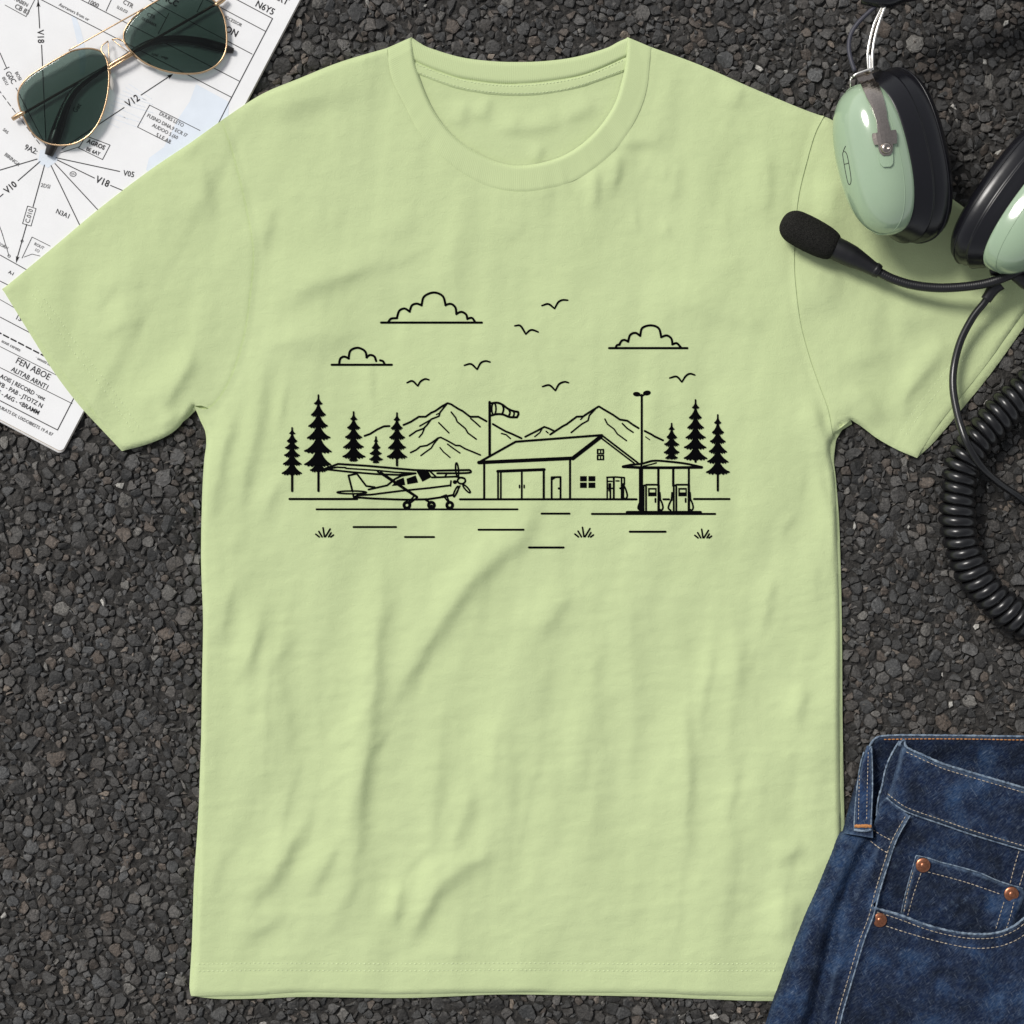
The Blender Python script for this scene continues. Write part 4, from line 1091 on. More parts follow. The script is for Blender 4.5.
strap('stirrup', [(862.5, 72.5), (868, 83), (873, 95), (878, 108), (881.5, 122)], [15.5, 15, 14.5, 12.5, 10], M['steel'], 3.0, 1.4, 84)
strap('stirrup_plate', [(881.5, 121), (882.5, 128), (883.3, 133)], [10, 11, 12.5], M['steel'], 3.4, 1.4, 96)
pl = strap('stirrup_plate', [(883.3, 132.5), (884, 137), (884.5, 141), (884.7, 145)], [22, 22.5, 21.5, 20], M['steel'], 3.6, 1.4, 96)
strap('stirrup_plate', [(884.7, 144.5), (885.2, 149), (885.6, 153), (885.8, 156)], [13.5, 13, 11, 6], M['steel'], 3.4, 1.4, 96)
strap('cup_boss', [(885.6, 154), (886, 160), (886.5, 164.5), (886.6, 167)], [13, 13, 11, 6], M['cup'], 2.2, 2.2, 94)
q, nrm = on_cup(885.3, 149, 4.4)
def screw(name, pos, nrm, r, h, mat, parent, slot=True):
    bm = bmesh.new()
    prof = [(r, -h), (r, 0.1 * h), (r * .92, .45 * h), (r * .7, .75 * h), (r * .38, .92 * h), (0.02 * r, h)] if not slot else [(r, -h), (r, 0.2 * h), (r * .85, .7 * h), (r * .5, h), (r * .34, h), (r * .28, .55 * h), (.02 * r, .5 * h)]
    rings = []
    for (rr, z) in prof: rings.append([bm.verts.new((rr * math.cos(2 * math.pi * i / 24), rr * math.sin(2 * math.pi * i / 24), z)) for i in range(24)])
    for a_, b_ in zip(rings[:-1], rings[1:]):
        for i in range(24): bm.faces.new((a_[i], a_[(i + 1) % 24], b_[(i + 1) % 24], b_[i]))
    bm.faces.new(rings[-1])
    bmesh.ops.transform(bm, matrix=Matrix.Translation(pos) @ nrm.to_track_quat('Z', 'Y').to_matrix().to_4x4(), verts=bm.verts)
    me = bpy.data.meshes.new(name); bm.to_mesh(me); bm.free()
    me.polygons.foreach_set('use_smooth', [True] * len(me.polygons)); me.materials.append(mat)
    o = bpy.data.objects.new(name, me); COL.objects.link(o); adopt(o, parent); return o
screw('screw', q, nrm, 5.2 * S, 2.2 * S, M['steel'], pl)
hb = MB()
hb.tube([(868.5, 70.5, 92), (867.5, 54, 92), (870, 39, 91), (874, 24, 90), (879, 13, 89), (882.5, 5, 88), (885, -4, 87), (892, -25, 85), (915, -52, 82), (960, -75, 80), (1020, -80, 80), (1080, -60, 80), (1115, 0, 80), (1120, 60, 82)], 1.35, 8)
hb.tube([(872.5, 70.5, 92), (872.4, 54, 92), (874.5, 39, 91), (878.5, 24, 90), (884, 9, 89), (888, 0, 88), (891, -8, 87), (899, -26, 85), (920, -48, 82), (962, -69, 80), (1020, -74, 80), (1075, -55, 80), (1108, 2, 80), (1113, 60, 82)], 1.5, 8)
hb.build('headband_wire', M['wire'], head)
hb = MB(); hb.tube([(853, 76.5, 92), (856.5, 74, 93), (869, 69.5, 94), (872, 69, 94)], 1.2, 8); hb.tube([(850.5, 77, 90), (850.4, 88, 86)], .6, 6); hb.tube([(852.5, 77.2, 91), (850.5, 78.5, 90)], 1.2, 8)
hb.tube([(868.5, 71.5, 92), (868.5, 62, 92), (868.3, 54, 92)], 1.3, 8); hb.tube([(870.4, 71.8, 92.6), (870, 62, 92.4), (869.9, 55, 92)], 1.6, 8)
hb.build('wire_clip', M['wire'], head)
hb = MB(); hb.tube([(855, 71.5, 90), (851, 60, 88), (848.8, 47, 85), (851, 34, 83), (858, 23, 83), (868, 13, 84), (876, 6, 85), (880, 1.5, 85), (888, -12, 84), (905, -36, 82)], 2.15, 10); hb.build('crossover_cord', M['boom_cord'], head)
hb = MB(); hb.tube([(862, -2, 84), (877, 0, 87), (889, 0, 87), (905, -6, 84), (935, -13, 76), (985, -20, 72), (1040, -19, 72), (1090, -4, 76), (1112, 24, 80)], [6, 8, 9, 12, 17, 21, 21, 18, 12], 12, flat=(1.3, 1)); hb.build('headband_pad', M['vinyl'], head)
# small line emblem on the left cup
em = MB()
def cup_line(pts, r, closed=False):
    P = smooth_line(pts, 1.2, closed)
    Q = [on_cup(p[0], p[1], .25) for p in P]
    Q = [tuple(q_[0]) for q_ in Q if q_]
    if len(Q) > 2: em.add(*tube_geo(Q, r * S, 6, closed))
zc = lambda L: [(768 + a / 4, b / 4) for a, b in L]
cup_line(zc([(299, 613), (303, 645), (311, 690), (320, 730), (328, 738), (333, 722), (330, 692), (324, 655), (316, 618), (307, 606)]), .3, True)
cup_line(zc([(305, 657), (314, 655), (323, 652)]), .28); cup_line(zc([(311, 584), (306, 594), (302, 604)]), .35)
em.build('emblem', M['map_ink'], cupL)

# microphone
mic_c = np.array([810.5, 235.0]); md_ = np.array([.886, .464]); 
def mic_ring(t, r, N=36, hh=27):
    c = mic_c + md_ * t; pp = np.array([-md_[1], md_[0]])
    out = []
    for i in range(N):
        a_ = 2 * math.pi * i / N
        p = c + pp * r * math.cos(a_); jit = 1.0
        x, y, z = W(p[0], p[1], hh + r * math.sin(a_))
        nz = mnoise.noise(Vector((x, y, z)) * 220) * .35 * S
        out.append((x, y, z + nz))
    return out
mp = []
for i in range(15):
    a_ = math.pi / 2 * i / 14; mp.append((-32.5 + 17 * (1 - math.sin(a_)) * 1.0 if False else -32.5 + 18 * (1 - math.cos(a_)), 17.2 * math.sin(a_) ** .82 if a_ > 0 else .3))
mp += [(-8, 17.6), (0, 17.7), (8, 17.4), (16, 16.6), (22, 15.4), (26, 13.8), (28, 12), (28.6, 9)]
V, F = loft([mic_ring(t, max(.3, r)) for t, r in mp], True, True)
mesh_obj('microphone_foam', V, F, M['foam'], head)
mb = MB(); mb.tube([(833, 247, 27), (840, 250.5, 27.5), (850, 255.5, 28), (862, 262, 28.5), (873, 268.5, 29), (879.5, 272, 29)], [11.5, 11.6, 11, 9, 7.2, 6.6], 20); mb.tube([(874.2, 268.6, 29), (877.5, 271, 29)], 7.3, 18, smooth=False)
mb.build('microphone_stem', M['rubber'], head)
P = smooth_line([(878, 271.5, 29), (893, 279, 30), (913, 285, 32), (938, 287.8, 35), (963, 286.8, 39), (985.5, 283.5, 44), (1005.5, 277, 50), (1020, 270, 55), (1045, 256, 62)], .8)
rr_ = [4.5 + .22 * math.sin(i * 2.1) for i in range(len(P))]
mb = MB(); mb.add(*tube_geo([W(*p) for p in P], np.array(rr_) * S, 14)); mb.build('boom_arm', M['rubber'], head)
mb = MB(); mb.tube([(990, 271.5, 40), (998, 270.5, 41), (1006, 272, 42)], [4.5, 5.5, 5], 14); mb.tube([(1000, 283, 38), (994, 288, 36), (988.5, 296, 33), (985.8, 300, 32)], [7.5, 6.6, 5.8, 5.4], 14)
mb.tube([(1014, 274, 48), (1024, 280, 48), (1036, 288, 46)], [6, 8, 7], 14); mb.build('boom_joint', M['rubber'], head)
mb = MB(); mb.tube([(988, 296.5, 33), (984, 303, 31), (973, 317, 27), (961, 340, 23), (954.3, 365, 22), (953, 387, 26), (956.5, 410, 34), (962, 430, 42), (968.5, 446, 45), (981, 466, 41), (998, 482, 28), (1015, 494, 15), (1040, 510, 6), (1090, 530, 5)], 3.75, 14)
mb.build('cable', M['cord'], head)
cp = smooth_line([(1100, 335, 19), (1062, 358, 19), (1026, 389, 19), (1009, 405, 19), (992, 423, 19), (975, 443, 19), (963, 464, 19), (958.5, 487, 19), (957, 512, 19), (959, 535, 19), (965, 556, 19), (975.5, 577, 19), (990, 595, 19), (1008, 611, 19), (1027, 622, 19), (1060, 634, 19), (1110, 640, 19)], 1.0)
cw = np.array([W(*p) for p in cp]); cum = np.r_[0, np.cumsum(np.linalg.norm(np.diff(cw, axis=0), axis=1))]
pitch = 10.6 * S; nt = cum[-1] / pitch; ns = int(nt * 26)
q_ = np.linspace(0, cum[-1], ns); Cc = np.stack([np.interp(q_, cum, cw[:, i]) for i in range(3)], -1)
Tt = np.gradient(Cc, axis=0); Tt /= np.linalg.norm(Tt, axis=1)[:, None]
side = np.cross(Tt, [0, 0, 1.0]); side /= np.linalg.norm(side, axis=1)[:, None]
ph = 2 * math.pi * q_ / pitch
wob = 1 + .05 * np.sin(q_ / S * .11) 
hx = Cc + (side * (np.cos(ph) * 12.9 * wob)[:, None] + np.array([0, 0, 1.0]) * (np.sin(ph) * 12.9)[:, None]) * S
V, F = tube_geo(hx, 5.5 * S, 12); mesh_obj('coiled_cord', V, F, M['cord'], head)

# ------------------------------------------------------------------ JEANS
jeans = thing('jeans', 'dark blue denim jeans with copper rivets and tan stitching, folded beside the shirt', 'jeans', W(920, 900, 0))
EDGE = [(871, 832), (842, 831), (831, 852), (815.5, 890), (806, 911), (792, 946), (774.5, 995), (766, 1022), (745, 1090)]
POCK = [(874.4, 908), (900, 915), (924, 924), (948, 930.5), (972, 934), (996, 933), (1012, 927), (1024, 918), (1040, 902), (1060, 870)]
SSEAM = [(909, 815.5), (901, 829), (894.5, 842), (888, 861), (879, 890), (872.5, 915), (863, 940.5), (853.5, 972), (844, 1004), (839, 1024), (826, 1090)]
VALLEY = [(872, 838), (862, 856), (850, 882), (840, 908), (833, 930), (826, 965), (814, 1010), (800, 1070)]
WB_TOP = [(903, 740), (907, 747.5), (924, 755.5), (943.5, 764), (973, 773), (1002, 781.5), (1024, 788), (1100, 812)]
WB_LO = [(886.6, 797), (898, 806), (910, 812.5), (942, 823.5), (974, 834.5), (1024, 849.5), (1100, 872)]
JF = [([(905, 955), (930, 968), (965, 975), (1010, 970)], 2.5, 9, .3), ([(865, 985), (890, 1000), (930, 1008), (990, 1005)], 2.5, 9, .3), ([(1000, 960), (985, 985), (975, 1015)], 2.0, 9, .3), ([(842, 960), (836, 985), (828, 1015)], 1.5, 6, .3),
      ([(850, 905), (845, 925), (841, 950)], 1.5, 6, .3), ([(912, 930), (905, 950), (900, 970)], 1.5, 6, .3), ([(815, 920), (805, 950), (795, 985)], 1.5, 6, .3), ([(1020, 950), (1040, 960), (1060, 975)], 2, 8, .3)]
sE = sm(EDGE); sV = sm(VALLEY); sS = sm(SSEAM)
def h_leg(x, y):
    x = np.asarray(x, float); y = np.asarray(y, float)
    h = 27 + 2.2 * vn(x, y, 42, 50, 21) + 1.5 * vn(x, y, 19, 26, 22) + .45 * vn(x, y, 8, 10, 23)
    for f in JF: h = h + fold(x, y, *f)
    dv = dist_line(x, y, sV)
    h = h - 12 * np.exp(-(dv / 7) ** 2)
    ds = dist_line(x, y, sS); h = h + 1.5 * vn(x, y, 9, 8, 61) * np.exp(-((ds - 5) / 8) ** 2); h = h + 1.8 * np.exp(-(ds / 3.5) ** 2) - .8 * np.exp(-((ds - 8) / 3) ** 2)
    dp = dist_line(x, y, sm(POCK)); h = h + 1.3 * vn(x, y, 8, 9, 62) * np.exp(-((dp - 8) / 8) ** 2); h = h + 1.6 * np.exp(-(dp / 5) ** 2) - .7 * np.exp(-((dp - 15) / 2.5) ** 2)
    d = dist_line(x, y, sE); e = np.clip(d / 20, 0, 1)
    return 6 + (h - 6) * np.sqrt(1 - (1 - e) ** 2)
leg_poly = cat(sE, [(1110, 1090), (1110, 850)], sm(POCK)[::-1], [(873, 904)], [p for p in sS[::-1] if p[1] < 902], [(900, 808), (886.6, 797), (880, 803), (876.4, 816), (872, 829)])
leg = panel('leg', leg_poly, h_leg, 2.0, M['denim'], jeans, base=1)
def h_face(x, y):
    x = np.asarray(x, float); y = np.asarray(y, float)
    h = 23 + 1.6 * vn(x, y, 25, 16, 24) + .8 * vn(x, y, 10, 8, 25) + fold(x, y, [(935, 838), (965, 852), (1000, 868)], 1.5, 5, .3) + fold(x, y, [(905, 835), (900, 860), (893, 890)], 1.8, 5, .3)
    dp = dist_line(x, y, sm(POCK)); return h - 1.5 * np.exp(-(dp / 8) ** 2)
face_poly = cat([(905, 806)], [(p[0], p[1] - 2) for p in sm(WB_LO) if p[0] > 908], [(1110, 905)], [(p[0], p[1] + 9) for p in sm(POCK)[::-1] if p[0] < 1050], [(868, 915), (875, 888), (884, 860), (891, 840)])
facing = panel('pocket_facing', face_poly, h_face, 2.2, M['denim'], jeans)
coin_poly = np.array([(916.5, 855), (928, 858), (942, 862.5), (958, 866.5), (980, 873), (1000, 881.5), (1023, 888.5), (1025.5, 893), (1018, 915), (1010, 940), (972, 943), (940, 939), (899, 925), (901, 914), (908, 884)])
def h_coin(x, y):
    x = np.asarray(x, float); y = np.asarray(y, float)
    d = dist_line(x, y, coin_poly, True); e = np.clip(d / 3.0, 0, 1)
    rl = dist_line(x, y, np.array([(927, 872), (965, 882), (1004, 895)]))
    return h_face(x, y) + .3 + 2.6 * np.sqrt(1 - (1 - e) ** 2) - .8 * np.exp(-(rl / 1.6) ** 2) + 1.0 * vn(x, y, 12, 9, 27) + .6 * vn(x, y, 6, 6, 64) + fold(x, y, [(945, 890), (960, 905), (985, 915)], 1.0, 5, .3)
coin = panel('coin_pocket', coin_poly, h_coin, 1.8, M['denim'], jeans, base=21)
WBP = cat(sm(WB_TOP), sm(WB_LO)[::-1], [(889, 790), (892.5, 780), (897, 764), (901, 748)])
def h_wb(x, y):
    x = np.asarray(x, float); y = np.asarray(y, float)
    h = 30.5 + 1.0 * vn(x, y, 35, 22, 28) + .5 * vn(x, y, 12, 9, 29) + fold(x, y, [(905, 775), (915, 790), (918, 806)], 1.4, 5, .3) + fold(x, y, [(930, 785), (960, 796), (1000, 806)], 1.6, 7, .3)
    d = dist_line(x, y, WBP, True); e = np.clip(d / 5, 0, 1); h = h + 1.2 * vn(x, y, 9, 9, 63) * np.exp(-((d - 5) / 7) ** 2)
    dl = dist_line(x, y, np.array([(889, 795), (892.5, 780), (897, 764), (902, 745)])); e2 = np.clip(dl / 14, 0, 1)
    return 18 + (h - 18) * (.55 + .45 * np.sqrt(1 - (1 - e) ** 2)) * (.75 + .25 * np.sqrt(1 - (1 - e2) ** 2))
wb = panel('waistband', WBP, h_wb, 2.0, M['denim'], jeans, base=14)
# far side of the waistband, its inside facing up
BWP = np.array([(868, 748), (875, 738), (884, 736), (1110, 737), (1110, 818), (1024, 796), (973, 781), (943, 772), (920, 764), (908, 760), (900, 790), (894, 812), (870, 824)])
def h_bw(x, y):
    x = np.asarray(x, float); y = np.asarray(y, float)
    return 14 - 8 * np.clip((y - 738) / 30, 0, 1) + .5 * vn(x, y, 30, 14, 31) - .6 * np.exp(-((y - 745.5) / 1.5) ** 2)
bw = panel('waistband_inside', BWP, h_bw, 2.4, M['denim_dark'], jeans, base=1)
SIDEP = np.array([(842, 833), (845.5, 820), (850, 802), (855, 785), (863, 760), (870, 746), (873, 745), (873.5, 785), (872.5, 812), (873, 838)])
def h_sd(x, y):
    x = np.asarray(x, float); y = np.asarray(y, float)
    d = dist_line(x, y, SIDEP[:7]); e = np.clip(d / 12, 0, 1)
    return 5 + (12 + 8 * np.clip((y - 745) / 60, 0, 1)) * np.sqrt(1 - (1 - e) ** 2) + .4 * vn(x, y, 9, 9, 33)
panel('waistband_side', SIDEP, h_sd, 1.8, M['denim'], jeans, base=1)
def edge(name, pts, hf, r, parent, mat='denim_worn', off=0.0):
    P = smooth_line(pts, 2); H = hf(P[:, 0], P[:, 1]) + off
    e = MB(); e.add(*tube_geo([W(P[i, 0], P[i, 1], H[i]) for i in range(len(P))], np.array([.72 * r * (1 + .15 * math.sin(i * 1.7) + .2 * random.uniform(-1, 1)) for i in range(len(P))]) * S, 8)); return e.build(name, M[mat], parent)
LOOP = np.array([(867, 745.5), (871, 746.5), (872.3, 765), (872.8, 785), (872.2, 805), (871, 829), (862, 831), (853.5, 829), (855, 805), (857.5, 782), (861, 762)])
def h_loop(x, y):
    x = np.asarray(x, float); y = np.asarray(y, float)
    d = dist_line(x, y, LOOP, True); e = np.clip(d / 2.5, 0, 1)
    dm = dist_line(x, y, np.array([(868.6, 748), (867, 785), (866.5, 826)])); dn = dist_line(x, y, np.array([(859, 772), (858.5, 800), (858, 826)]))
    return 17 + 9 * np.clip((y - 748) / 55, 0, 1) + 2.2 * np.sqrt(1 - (1 - e) ** 2) - .7 * np.exp(-(dm / 1.3) ** 2) - .7 * np.exp(-(dn / 1.3) ** 2)
loop = panel('belt_loop', LOOP, h_loop, 1.4, M['denim_loop'], jeans, base=12)
edge('worn_edge', [(871.6, 748), (872.3, 765), (872.5, 785), (871.9, 805), (870.8, 828)], h_loop, .9, loop, off=1.0)
edge('worn_edge', [(864, 752), (860.7, 763), (857.8, 782), (855.4, 805), (854, 828)], h_loop, .9, loop, off=1.0)
lo_ = MB(); stitches(lo_, [(868.3, 752), (867.8, 770), (867.2, 790), (866.6, 822)], h_loop, 2.6, 1.2, .5, .25); stitches(lo_, [(859.4, 775), (858.8, 800), (858.4, 822)], h_loop, 2.6, 1.2, .5, .25); lo_.build('stitching', M['tan_thread'], loop)
bt = MB()
for i in range(15):
    x = 854.5 + i * 1.15; bt.tube([(x, 824.6 + random.uniform(-.4, .2), 28.3), (x + .7, 827.6 + random.uniform(-.3, .5), 28.3)], .62, 5, smooth=False)
bt.build('bar_tack', M['orange_thread'], loop)
fz = MB(); fz.tube([(853.8, 829.4, 26), (858, 830.2, 26.5), (863, 830.8, 26.5), (868, 830.2, 26.5), (871, 829.3, 26)], 1.5, 8); fz.build('frayed_edge', M['denim_worn'], loop)
# narrow dark side fold between loop and waistband, with a worn edge
SF = np.array([(898, 744), (889, 760), (885, 772), (882, 786), (878.5, 799), (876.4, 816), (880, 818), (890, 806), (896, 800), (898, 780), (903, 760), (904, 745)])
def h_sf(x, y): return 17 + 4 * np.clip((np.asarray(y, float) - 745) / 60, 0, 1) + 0 * np.asarray(x, float)
panel('side_fold', SF, h_sf, 1.8, M['denim_dark'], jeans, base=6)
edge('side_edge', [(899.5, 741), (894, 750), (888.8, 760), (884.8, 772), (882, 786), (878.3, 799), (876.4, 816)], lambda x, y: h_sf(x, y), 1.35, jeans, off=.8)
edge('waistband_edge', [(899, 746), (901, 742), (904.5, 740)] + WB_TOP[1:], lambda x, y: np.full(np.shape(x), 27.5) + .8 * vn(x, y, 30, 30, 28), 1.75, wb)
edge('waistband_edge', [(868, 749), (872, 742), (876, 738), (885, 735.8), (910, 735.2), (960, 735.6), (1024, 736.4), (1110, 737)], lambda x, y: np.full(np.shape(x), 14.5), 1.45, bw)
edge('fell_seam', [(872, 746.5), (869.5, 749), (871.5, 753)], lambda x, y: np.full(np.shape(x), 18.), 1.4, bw)
edge('fell_seam', [(p[0], p[1] + .8) for p in WB_LO], lambda x, y: np.full(np.shape(x), 26.6), 1.15, wb)
edge('pocket_edge', POCK, h_leg, 1.7, leg, off=.3)
edge('side_seam', [(p[0] + 1.2, p[1]) for p in SSEAM], h_leg, 1.1, leg, off=.1)
edge('pocket_edge', [(916, 855.5), (928, 858), (942, 862.5), (958, 866.5), (980, 873), (1000, 881.5), (1023, 888.5)], h_coin, .9, coin, off=1.0)
edge('pocket_edge', [(916, 856), (908, 884), (902.5, 906), (900.5, 918)], h_coin, .7, coin, off=1.0)
st = MB()
stitches(st, [(p[0] - 3.6, p[1] + 1) for p in SSEAM], h_leg, 3.6, 1.1, .6, .35)
stitches(st, [(877, 912), (900, 919.5), (924, 928.5), (948, 935), (972, 938.5), (996, 937.5), (1014, 931), (1026, 922), (1042, 906)], h_leg, 3.6, 1.1, .55, .4)
stitches(st, [(886, 926), (908, 933), (940, 942), (972, 948), (996, 947), (1012, 942), (1024, 935), (1045, 918)], h_leg, 3.6, 1.1, .55, .4)
stitches(st, [(872.5, 829.5), (882, 835.5), (893, 841)], h_leg, 3.4, 1, .6, .4); stitches(st, [(870.5, 841), (880, 848.5), (889, 853.5)], h_leg, 3.4, 1, .6, .4)
st.build('stitching', M['tan_thread'], leg)
st = MB()
for o_ in (4.5,):
    stitches(st, [(p[0] - .6, p[1] + o_) for p in WB_TOP[1:]], h_wb, 3.2, 1.3, .5, .45)
st.build('stitching', M['tan_thread'], wb); st = MB()
stitches(st, [(p[0] + 1, p[1] - 3.2) for p in WB_LO], h_wb, 3.2, 1.1, .55, .5)
st.build('stitching', M['tan_thread'], wb)
st = MB(); stitches(st, [(884, 739.4), (930, 738.9), (980, 739.2), (1024, 740), (1100, 740.5)], lambda x, y: np.full(np.shape(x), 14.3), 3.4, .6, .75, 0); st.build('stitching', M['orange_thread'], bw)
st = MB()
stitches(st, [(921, 873), (914, 893), (907, 918)], h_coin, 3, 1.2, .5, .35); stitches(st, [(913, 872), (908, 890), (903.5, 914)], h_coin, 3, 1.2, .5, .35); stitches(st, [(928, 872), (965, 882), (1003, 895)], h_coin, 3.4, 1.1, .55, .5)
stitches(st, [(1004, 902), (1000, 915), (995, 932)], h_coin, 3, 1.2, .5, .35); stitches(st, [(1014, 902), (1011, 914), (1006, 930)], h_coin, 3, 1.2, .5, .35)
st.build('stitching', M['tan_thread'], coin)
st = MB(); stitches(st, [(1019, 851), (1014, 868), (1010, 884)], h_face, 3.2, 1.1, .55, .4); stitches(st, [(1029, 854), (1024, 871), (1019, 887)], h_face, 3.2, 1.1, .55, .4); st.build('stitching', M['tan_thread'], facing)
def rivet(x, y, hf):
    pos = Vector(W(x, y, float(hf(np.array([x]), np.array([y]))[0]) + .6))
    o = screw('rivet', pos, Vector((random.uniform(-.06, .06), random.uniform(-.06, .06), 1)).normalized(), 7.3 * S, 1.5 * S, M['copper'], jeans, slot=False)
    screw('rivet_cap', pos + Vector((0, 0, 1.1 * S)), Vector((0, 0, 1)), 3.2 * S, 1.7 * S, M['copper'], o, slot=False)
rivet(923, 865.2, h_coin); rivet(1011.4, 894, h_coin); rivet(879.7, 919.8, h_leg)

# ------------------------------------------------------------------ GROUND
def mat_tar():
    t = NT('asphalt_binder')
    f = t.noise(420, 5, rough=.7)
    t.col(t.ramp(f, [(.3, (.012, .0115, .011)), (.55, (.034, .032, .030)), (.75, (.075, .068, .060))]))
    t.set(Roughness=.85); t.b.inputs['Specular IOR Level'].default_value = .3
    vo = t.n('ShaderNodeTexVoronoi'); vo.inputs['Scale'].default_value = 210; t.l(t.coord(), vo.inputs['Vector'])
    n1 = t.bump(vo.outputs['Distance'], .8, .002); t.bump(t.noise(900, 4), .7, .001, n1); return t.m
def mat_stone():
    t = NT('asphalt_chippings')
    at = t.n('ShaderNodeAttribute'); at.attribute_name = 'tone'
    f = t.noise(650, 5, rough=.65)
    c = t.mix(1.0, at.outputs['Color'], t.ramp(f, [(.28, (.42, .41, .40)), (.52, (1, 1, 1)), (.74, (2.0, 1.95, 1.88))]), 'MULTIPLY')
    gp = t.n('ShaderNodeNewGeometry')
    c = t.mix(t.math('MULTIPLY', t.ramp(gp.outputs['Pointiness'], [(.54, (0, 0, 0)), (.66, (1, 1, 1))]), .22), c, (.16, .155, .15))
    t.col(c); t.set(Roughness=.66); t.b.inputs['Specular IOR Level'].default_value = .4
    n1 = t.bump(t.noise(420, 4, rough=.6), .55, .0012); t.bump(t.noise(2400, 3), .4, .0004, n1); return t.m
g = 1.6
o = mesh_obj('ground', [(-g, -g, -3.4 * S), (g, -g, -3.4 * S), (g, g, -3.4 * S), (-g, g, -3.4 * S)], [(0, 1, 2, 3)], mat_tar(), smooth=False)
o['kind'] = 'structure'; o['label'] = 'dark rough asphalt surface under everything'; o['category'] = 'ground'

def chip(seed):
    r_ = random.Random(seed); bm = bmesh.new()
    n = r_.randint(3, 6); ex = r_.uniform(.5, .95)
    for i in range(n):
        a_ = 2 * math.pi * (i + r_.uniform(-.3, .3)) / n; rad = r_.uniform(.7, 1.0)
        bm.verts.new((rad * math.cos(a_), rad * ex * math.sin(a_), r_.uniform(-.1, .15)))
        k_ = r_.uniform(.45, .85); bm.verts.new((rad * k_ * math.cos(a_ + .2), rad * k_ * ex * math.sin(a_ + .2), r_.uniform(.25, .5)))
        bm.verts.new((rad * .8 * math.cos(a_), rad * .8 * ex * math.sin(a_), -.5))
    bmesh.ops.convex_hull(bm, input=bm.verts)
    bmesh.ops.delete(bm, geom=[v for v in bm.verts if not v.link_faces], context='VERTS')
    bmesh.ops.dissolve_limit(bm, angle_limit=.25, verts=bm.verts, edges=bm.edges)
    bmesh.ops.triangulate(bm, faces=bm.faces)
    V = np.array([v.co for v in bm.verts]); F = np.array([[v.index for v in f.verts] for f in bm.faces]); bm.free()
    return V, F
TS = [chip(100 + i) for i in range(30)]
# places: darts thrown large to small over the visible ground
lo, hi = -210, 1234
hx_ = np.array([(p[0], p[1]) for p in SIL])
cellsz = 28; grid = {}
def near(x, y, r, f):
    ci, cj = int(x // cellsz), int(y // cellsz)
    for i in (-1, 0, 1):
        for j in (-1, 0, 1):
            for (a, b, q) in grid.get((ci + i, cj + j), ()):
                dd = f * (r + q)
                if (a - x) ** 2 + (b - y) ** 2 < dd * dd: return True
    return False
jp = np.vstack([sE, [(1110, 1090), (1110, 745), (900, 745)]])
ch = np.array([cpt(-12, 14), cpt(-12, 570), cpt(-450, 570), cpt(-450, 14)])
def scatter(n):
    c = rng.uniform(lo, hi, (n, 2))
    ins = inside(c[:, 0], c[:, 1], hx_) & (dist_line(c[:, 0], c[:, 1], hx_, True) > 20)
    ins |= inside(c[:, 0], c[:, 1], jp) & (dist_line(c[:, 0], c[:, 1], jp, True) > 22)
    ins |= inside(c[:, 0], c[:, 1], ch)
    return c[~ins]
cand = scatter(100000)
stones = []; ci = 0
for (n_try, r0, r1, f) in ((500, 9, 12.5, .80), (5000, 6.2, 9, .70), (18000, 4.0, 6, .66), (30000, 2.2, 4.0, .70)):
    for (x, y) in cand[ci:ci + n_try]:
        r = random.uniform(r0, r1)
        if not near(x, y, r, f):
            grid.setdefault((int(x // cellsz), int(y // cellsz)), []).append((x, y, r)); stones.append((x, y, r))
    ci += n_try
def tone(small):
    u = random.random()
    if u < (.74 if small else .84):
        l_ = random.choice((random.uniform(.011, .026), random.uniform(.022, .046), random.uniform(.040, .078))); wm = random.uniform(-.03, .11)
        return (l_ * (1 + wm), l_, l_ * (1 - wm * .9))
    if u < .93: l_ = random.uniform(.036, .070); return (l_ * 1.25, l_, l_ * .82)
    if u < .965: l_ = random.uniform(.07, .13); return (l_ * 1.05, l_, l_ * .92)
    if not small: l_ = random.uniform(.05, .09); return (l_ * 1.05, l_, l_ * .94)
    if u < .990: l_ = random.uniform(.09, .17); return (l_ * 1.22, l_, l_ * .8)
    l_ = random.uniform(.30, .55); return (l_ * 1.03, l_, l_ * .92)
AV = []; AF = []; AC = []; off = 0
def emit(V, F, c):
    global off
    AV.append(V); AF.append(np.asarray(F) + off); off += len(V); AC.append(np.tile((*c, 1.0), (len(V), 1)))
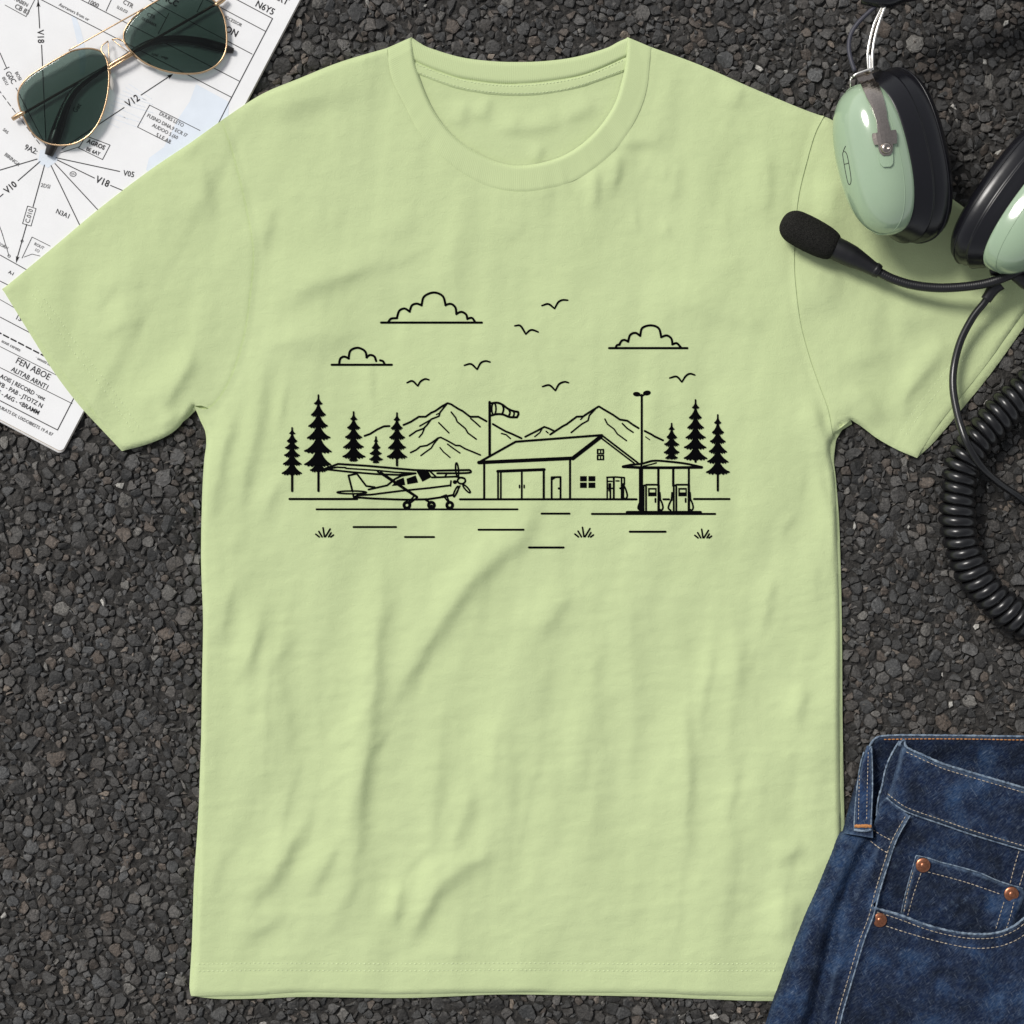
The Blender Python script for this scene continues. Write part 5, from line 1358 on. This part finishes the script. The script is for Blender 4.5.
# interlocking crushed stone: every chip takes the cell between its neighbours
for (x, y, r) in stones:
    ci_, cj_ = int(x // cellsz), int(y // cellsz)
    nb = []
    for i in (-1, 0, 1):
        for j in (-1, 0, 1):
            for (a, b, q) in grid.get((ci_ + i, cj_ + j), ()):
                d2 = (a - x) ** 2 + (b - y) ** 2
                if 0 < d2 < (2.2 * (r + q) + 6) ** 2: nb.append((d2, a - x, b - y, q))
    nb.sort()
    a0 = random.uniform(0, 6.28); R0 = r * random.uniform(1.25, 1.6); el = random.choice((1.0, 1.3, 1.7, 2.3)); nv = random.choice((3, 4, 4, 5, 5, 6))
    ca, sa = math.cos(a0), math.sin(a0); P = []
    for i in range(nv):
        t = (i + random.uniform(-.3, .3)) * 2 * math.pi / nv; k_ = R0 * random.uniform(.85, 1.1)
        px_, py_ = k_ * el ** .5 * math.cos(t), k_ / el ** .6 * math.sin(t)
        P.append((px_ * ca - py_ * sa, px_ * sa + py_ * ca))
    for d2, dx, dy, q in nb[:16]:
        k_ = (d2 + .5 * (r * r - q * q)) / 2 - random.uniform(.05, .7) * math.sqrt(d2)
        Q = []
        n = len(P)
        for i in range(n):
            p0 = P[i]; p1 = P[(i + 1) % n]
            s0 = p0[0] * dx + p0[1] * dy - k_; s1 = p1[0] * dx + p1[1] * dy - k_
            if s0 <= 0: Q.append(p0)
            if (s0 < 0) != (s1 < 0) and s0 != s1:
                t = s0 / (s0 - s1); Q.append((p0[0] + (p1[0] - p0[0]) * t, p0[1] + (p1[1] - p0[1]) * t))
        P = Q
        if len(P) < 3: break
    if len(P) < 3: continue
    P = resample(np.array(P), 3.2, closed=True) if r > 3.5 else np.array(P)
    n = len(P)
    if n < 3: continue
    P = P + rng.uniform(-1, 1, P.shape) * min(.6, r * .07)
    c = P.mean(0)
    sx, sy = random.gauss(0, .25), random.gauss(0, .25)
    z0 = random.uniform(-2.0, .3) if r > 4 else random.uniform(-2.8, .2)
    ins_ = np.clip(rng.normal(.74, .13, n), .4, .93)
    T = c + (P - c) * ins_[:, None]
    c2 = c + rng.uniform(-.35, .35, 2) * r
    zt = z0 + sx * (T[:, 0] - c[0]) + sy * (T[:, 1] - c[1]) + rng.uniform(-.35, .35, n) * min(1, r * .12)
    zm = z0 + sx * (P[:, 0] - c[0]) + sy * (P[:, 1] - c[1]) - rng.uniform(.5, 1.7, n) * min(1, .3 + r * .09)
    zc = z0 + sx * (c2[0] - c[0]) + sy * (c2[1] - c[1]) + random.uniform(.0, .6)
    lim = 1.0
    V2 = np.vstack([np.c_[P, np.full(n, -7.0)], np.c_[P, np.minimum(zm, lim)], np.c_[T, np.minimum(zt, lim)], [[c2[0], c2[1], min(zc, lim + .3)]]])
    F = []
    for i in range(n):
        j = (i + 1) % n
        F += [(i, n + j, j), (i, n + i, n + j), (n + i, 2 * n + j, n + j), (n + i, 2 * n + i, 2 * n + j), (2 * n + i, 3 * n, 2 * n + j)]
    Vw = np.stack([(x - 512 + V2[:, 0]) * S, (512 - y - V2[:, 1]) * S, V2[:, 2] * S], -1)
    F = np.array(F)
    emit(Vw, F, tone(r < 4.5))
# loose chips, slivers and grit lying in the joints
for i, (x, y) in enumerate(scatter(24000)):
    u = random.random()
    if u < .46: r, el = random.uniform(2.2, 5.6), random.uniform(.9, 1.69)
    elif u < .86: r, el = random.uniform(.9, 2.6), random.uniform(.9, 1.6)
    else: r, el = random.uniform(.7, 1.8), random.uniform(2.0, 4.0)
    V, F = random.choice(TS); az = random.uniform(0, 2 * math.pi)
    Rm = np.array(Matrix.Rotation(az, 3, 'Z') @ Matrix.Rotation(random.gauss(0, .3), 3, 'X') @ Matrix.Rotation(random.gauss(0, .3), 3, 'Y'))
    q = (V * np.array([el, 1 if el < 1.7 else .5, .85])) @ Rm.T * r
    q[:, 2] += random.uniform(-1.5, .9) - q[:, 2].max()
    lv = random.uniform(.05, .16); c = tone(True) if el < 1.7 else (lv * 1.1, lv, lv * .86)
    emit(np.stack([(x - 512 + q[:, 0]) * S, (512 - y + q[:, 1]) * S, q[:, 2] * S], -1), F, c)
AV = np.vstack(AV); AF = np.vstack(AF); AC = np.vstack(AC)
me = bpy.data.meshes.new('gravel')
me.vertices.add(len(AV)); me.vertices.foreach_set('co', AV.ravel())
me.loops.add(AF.size); me.loops.foreach_set('vertex_index', AF.ravel().astype(np.int32))
me.polygons.add(len(AF)); me.polygons.foreach_set('loop_start', np.arange(0, AF.size, 3, dtype=np.int32))
me.update(calc_edges=True); me.validate(); me.polygons.foreach_set('use_smooth', [False] * len(me.polygons))
ca = me.color_attributes.new('tone', 'FLOAT_COLOR', 'POINT'); ca.data.foreach_set('color', AC.astype(np.float32).ravel())
me.materials.append(mat_stone())
go = bpy.data.objects.new('gravel', me); COL.objects.link(go)
go['kind'] = 'stuff'; go['label'] = 'dark grey and brown stone chippings set in the asphalt'; go['category'] = 'gravel'
print('stones', len(stones), 'tris', len(AF))
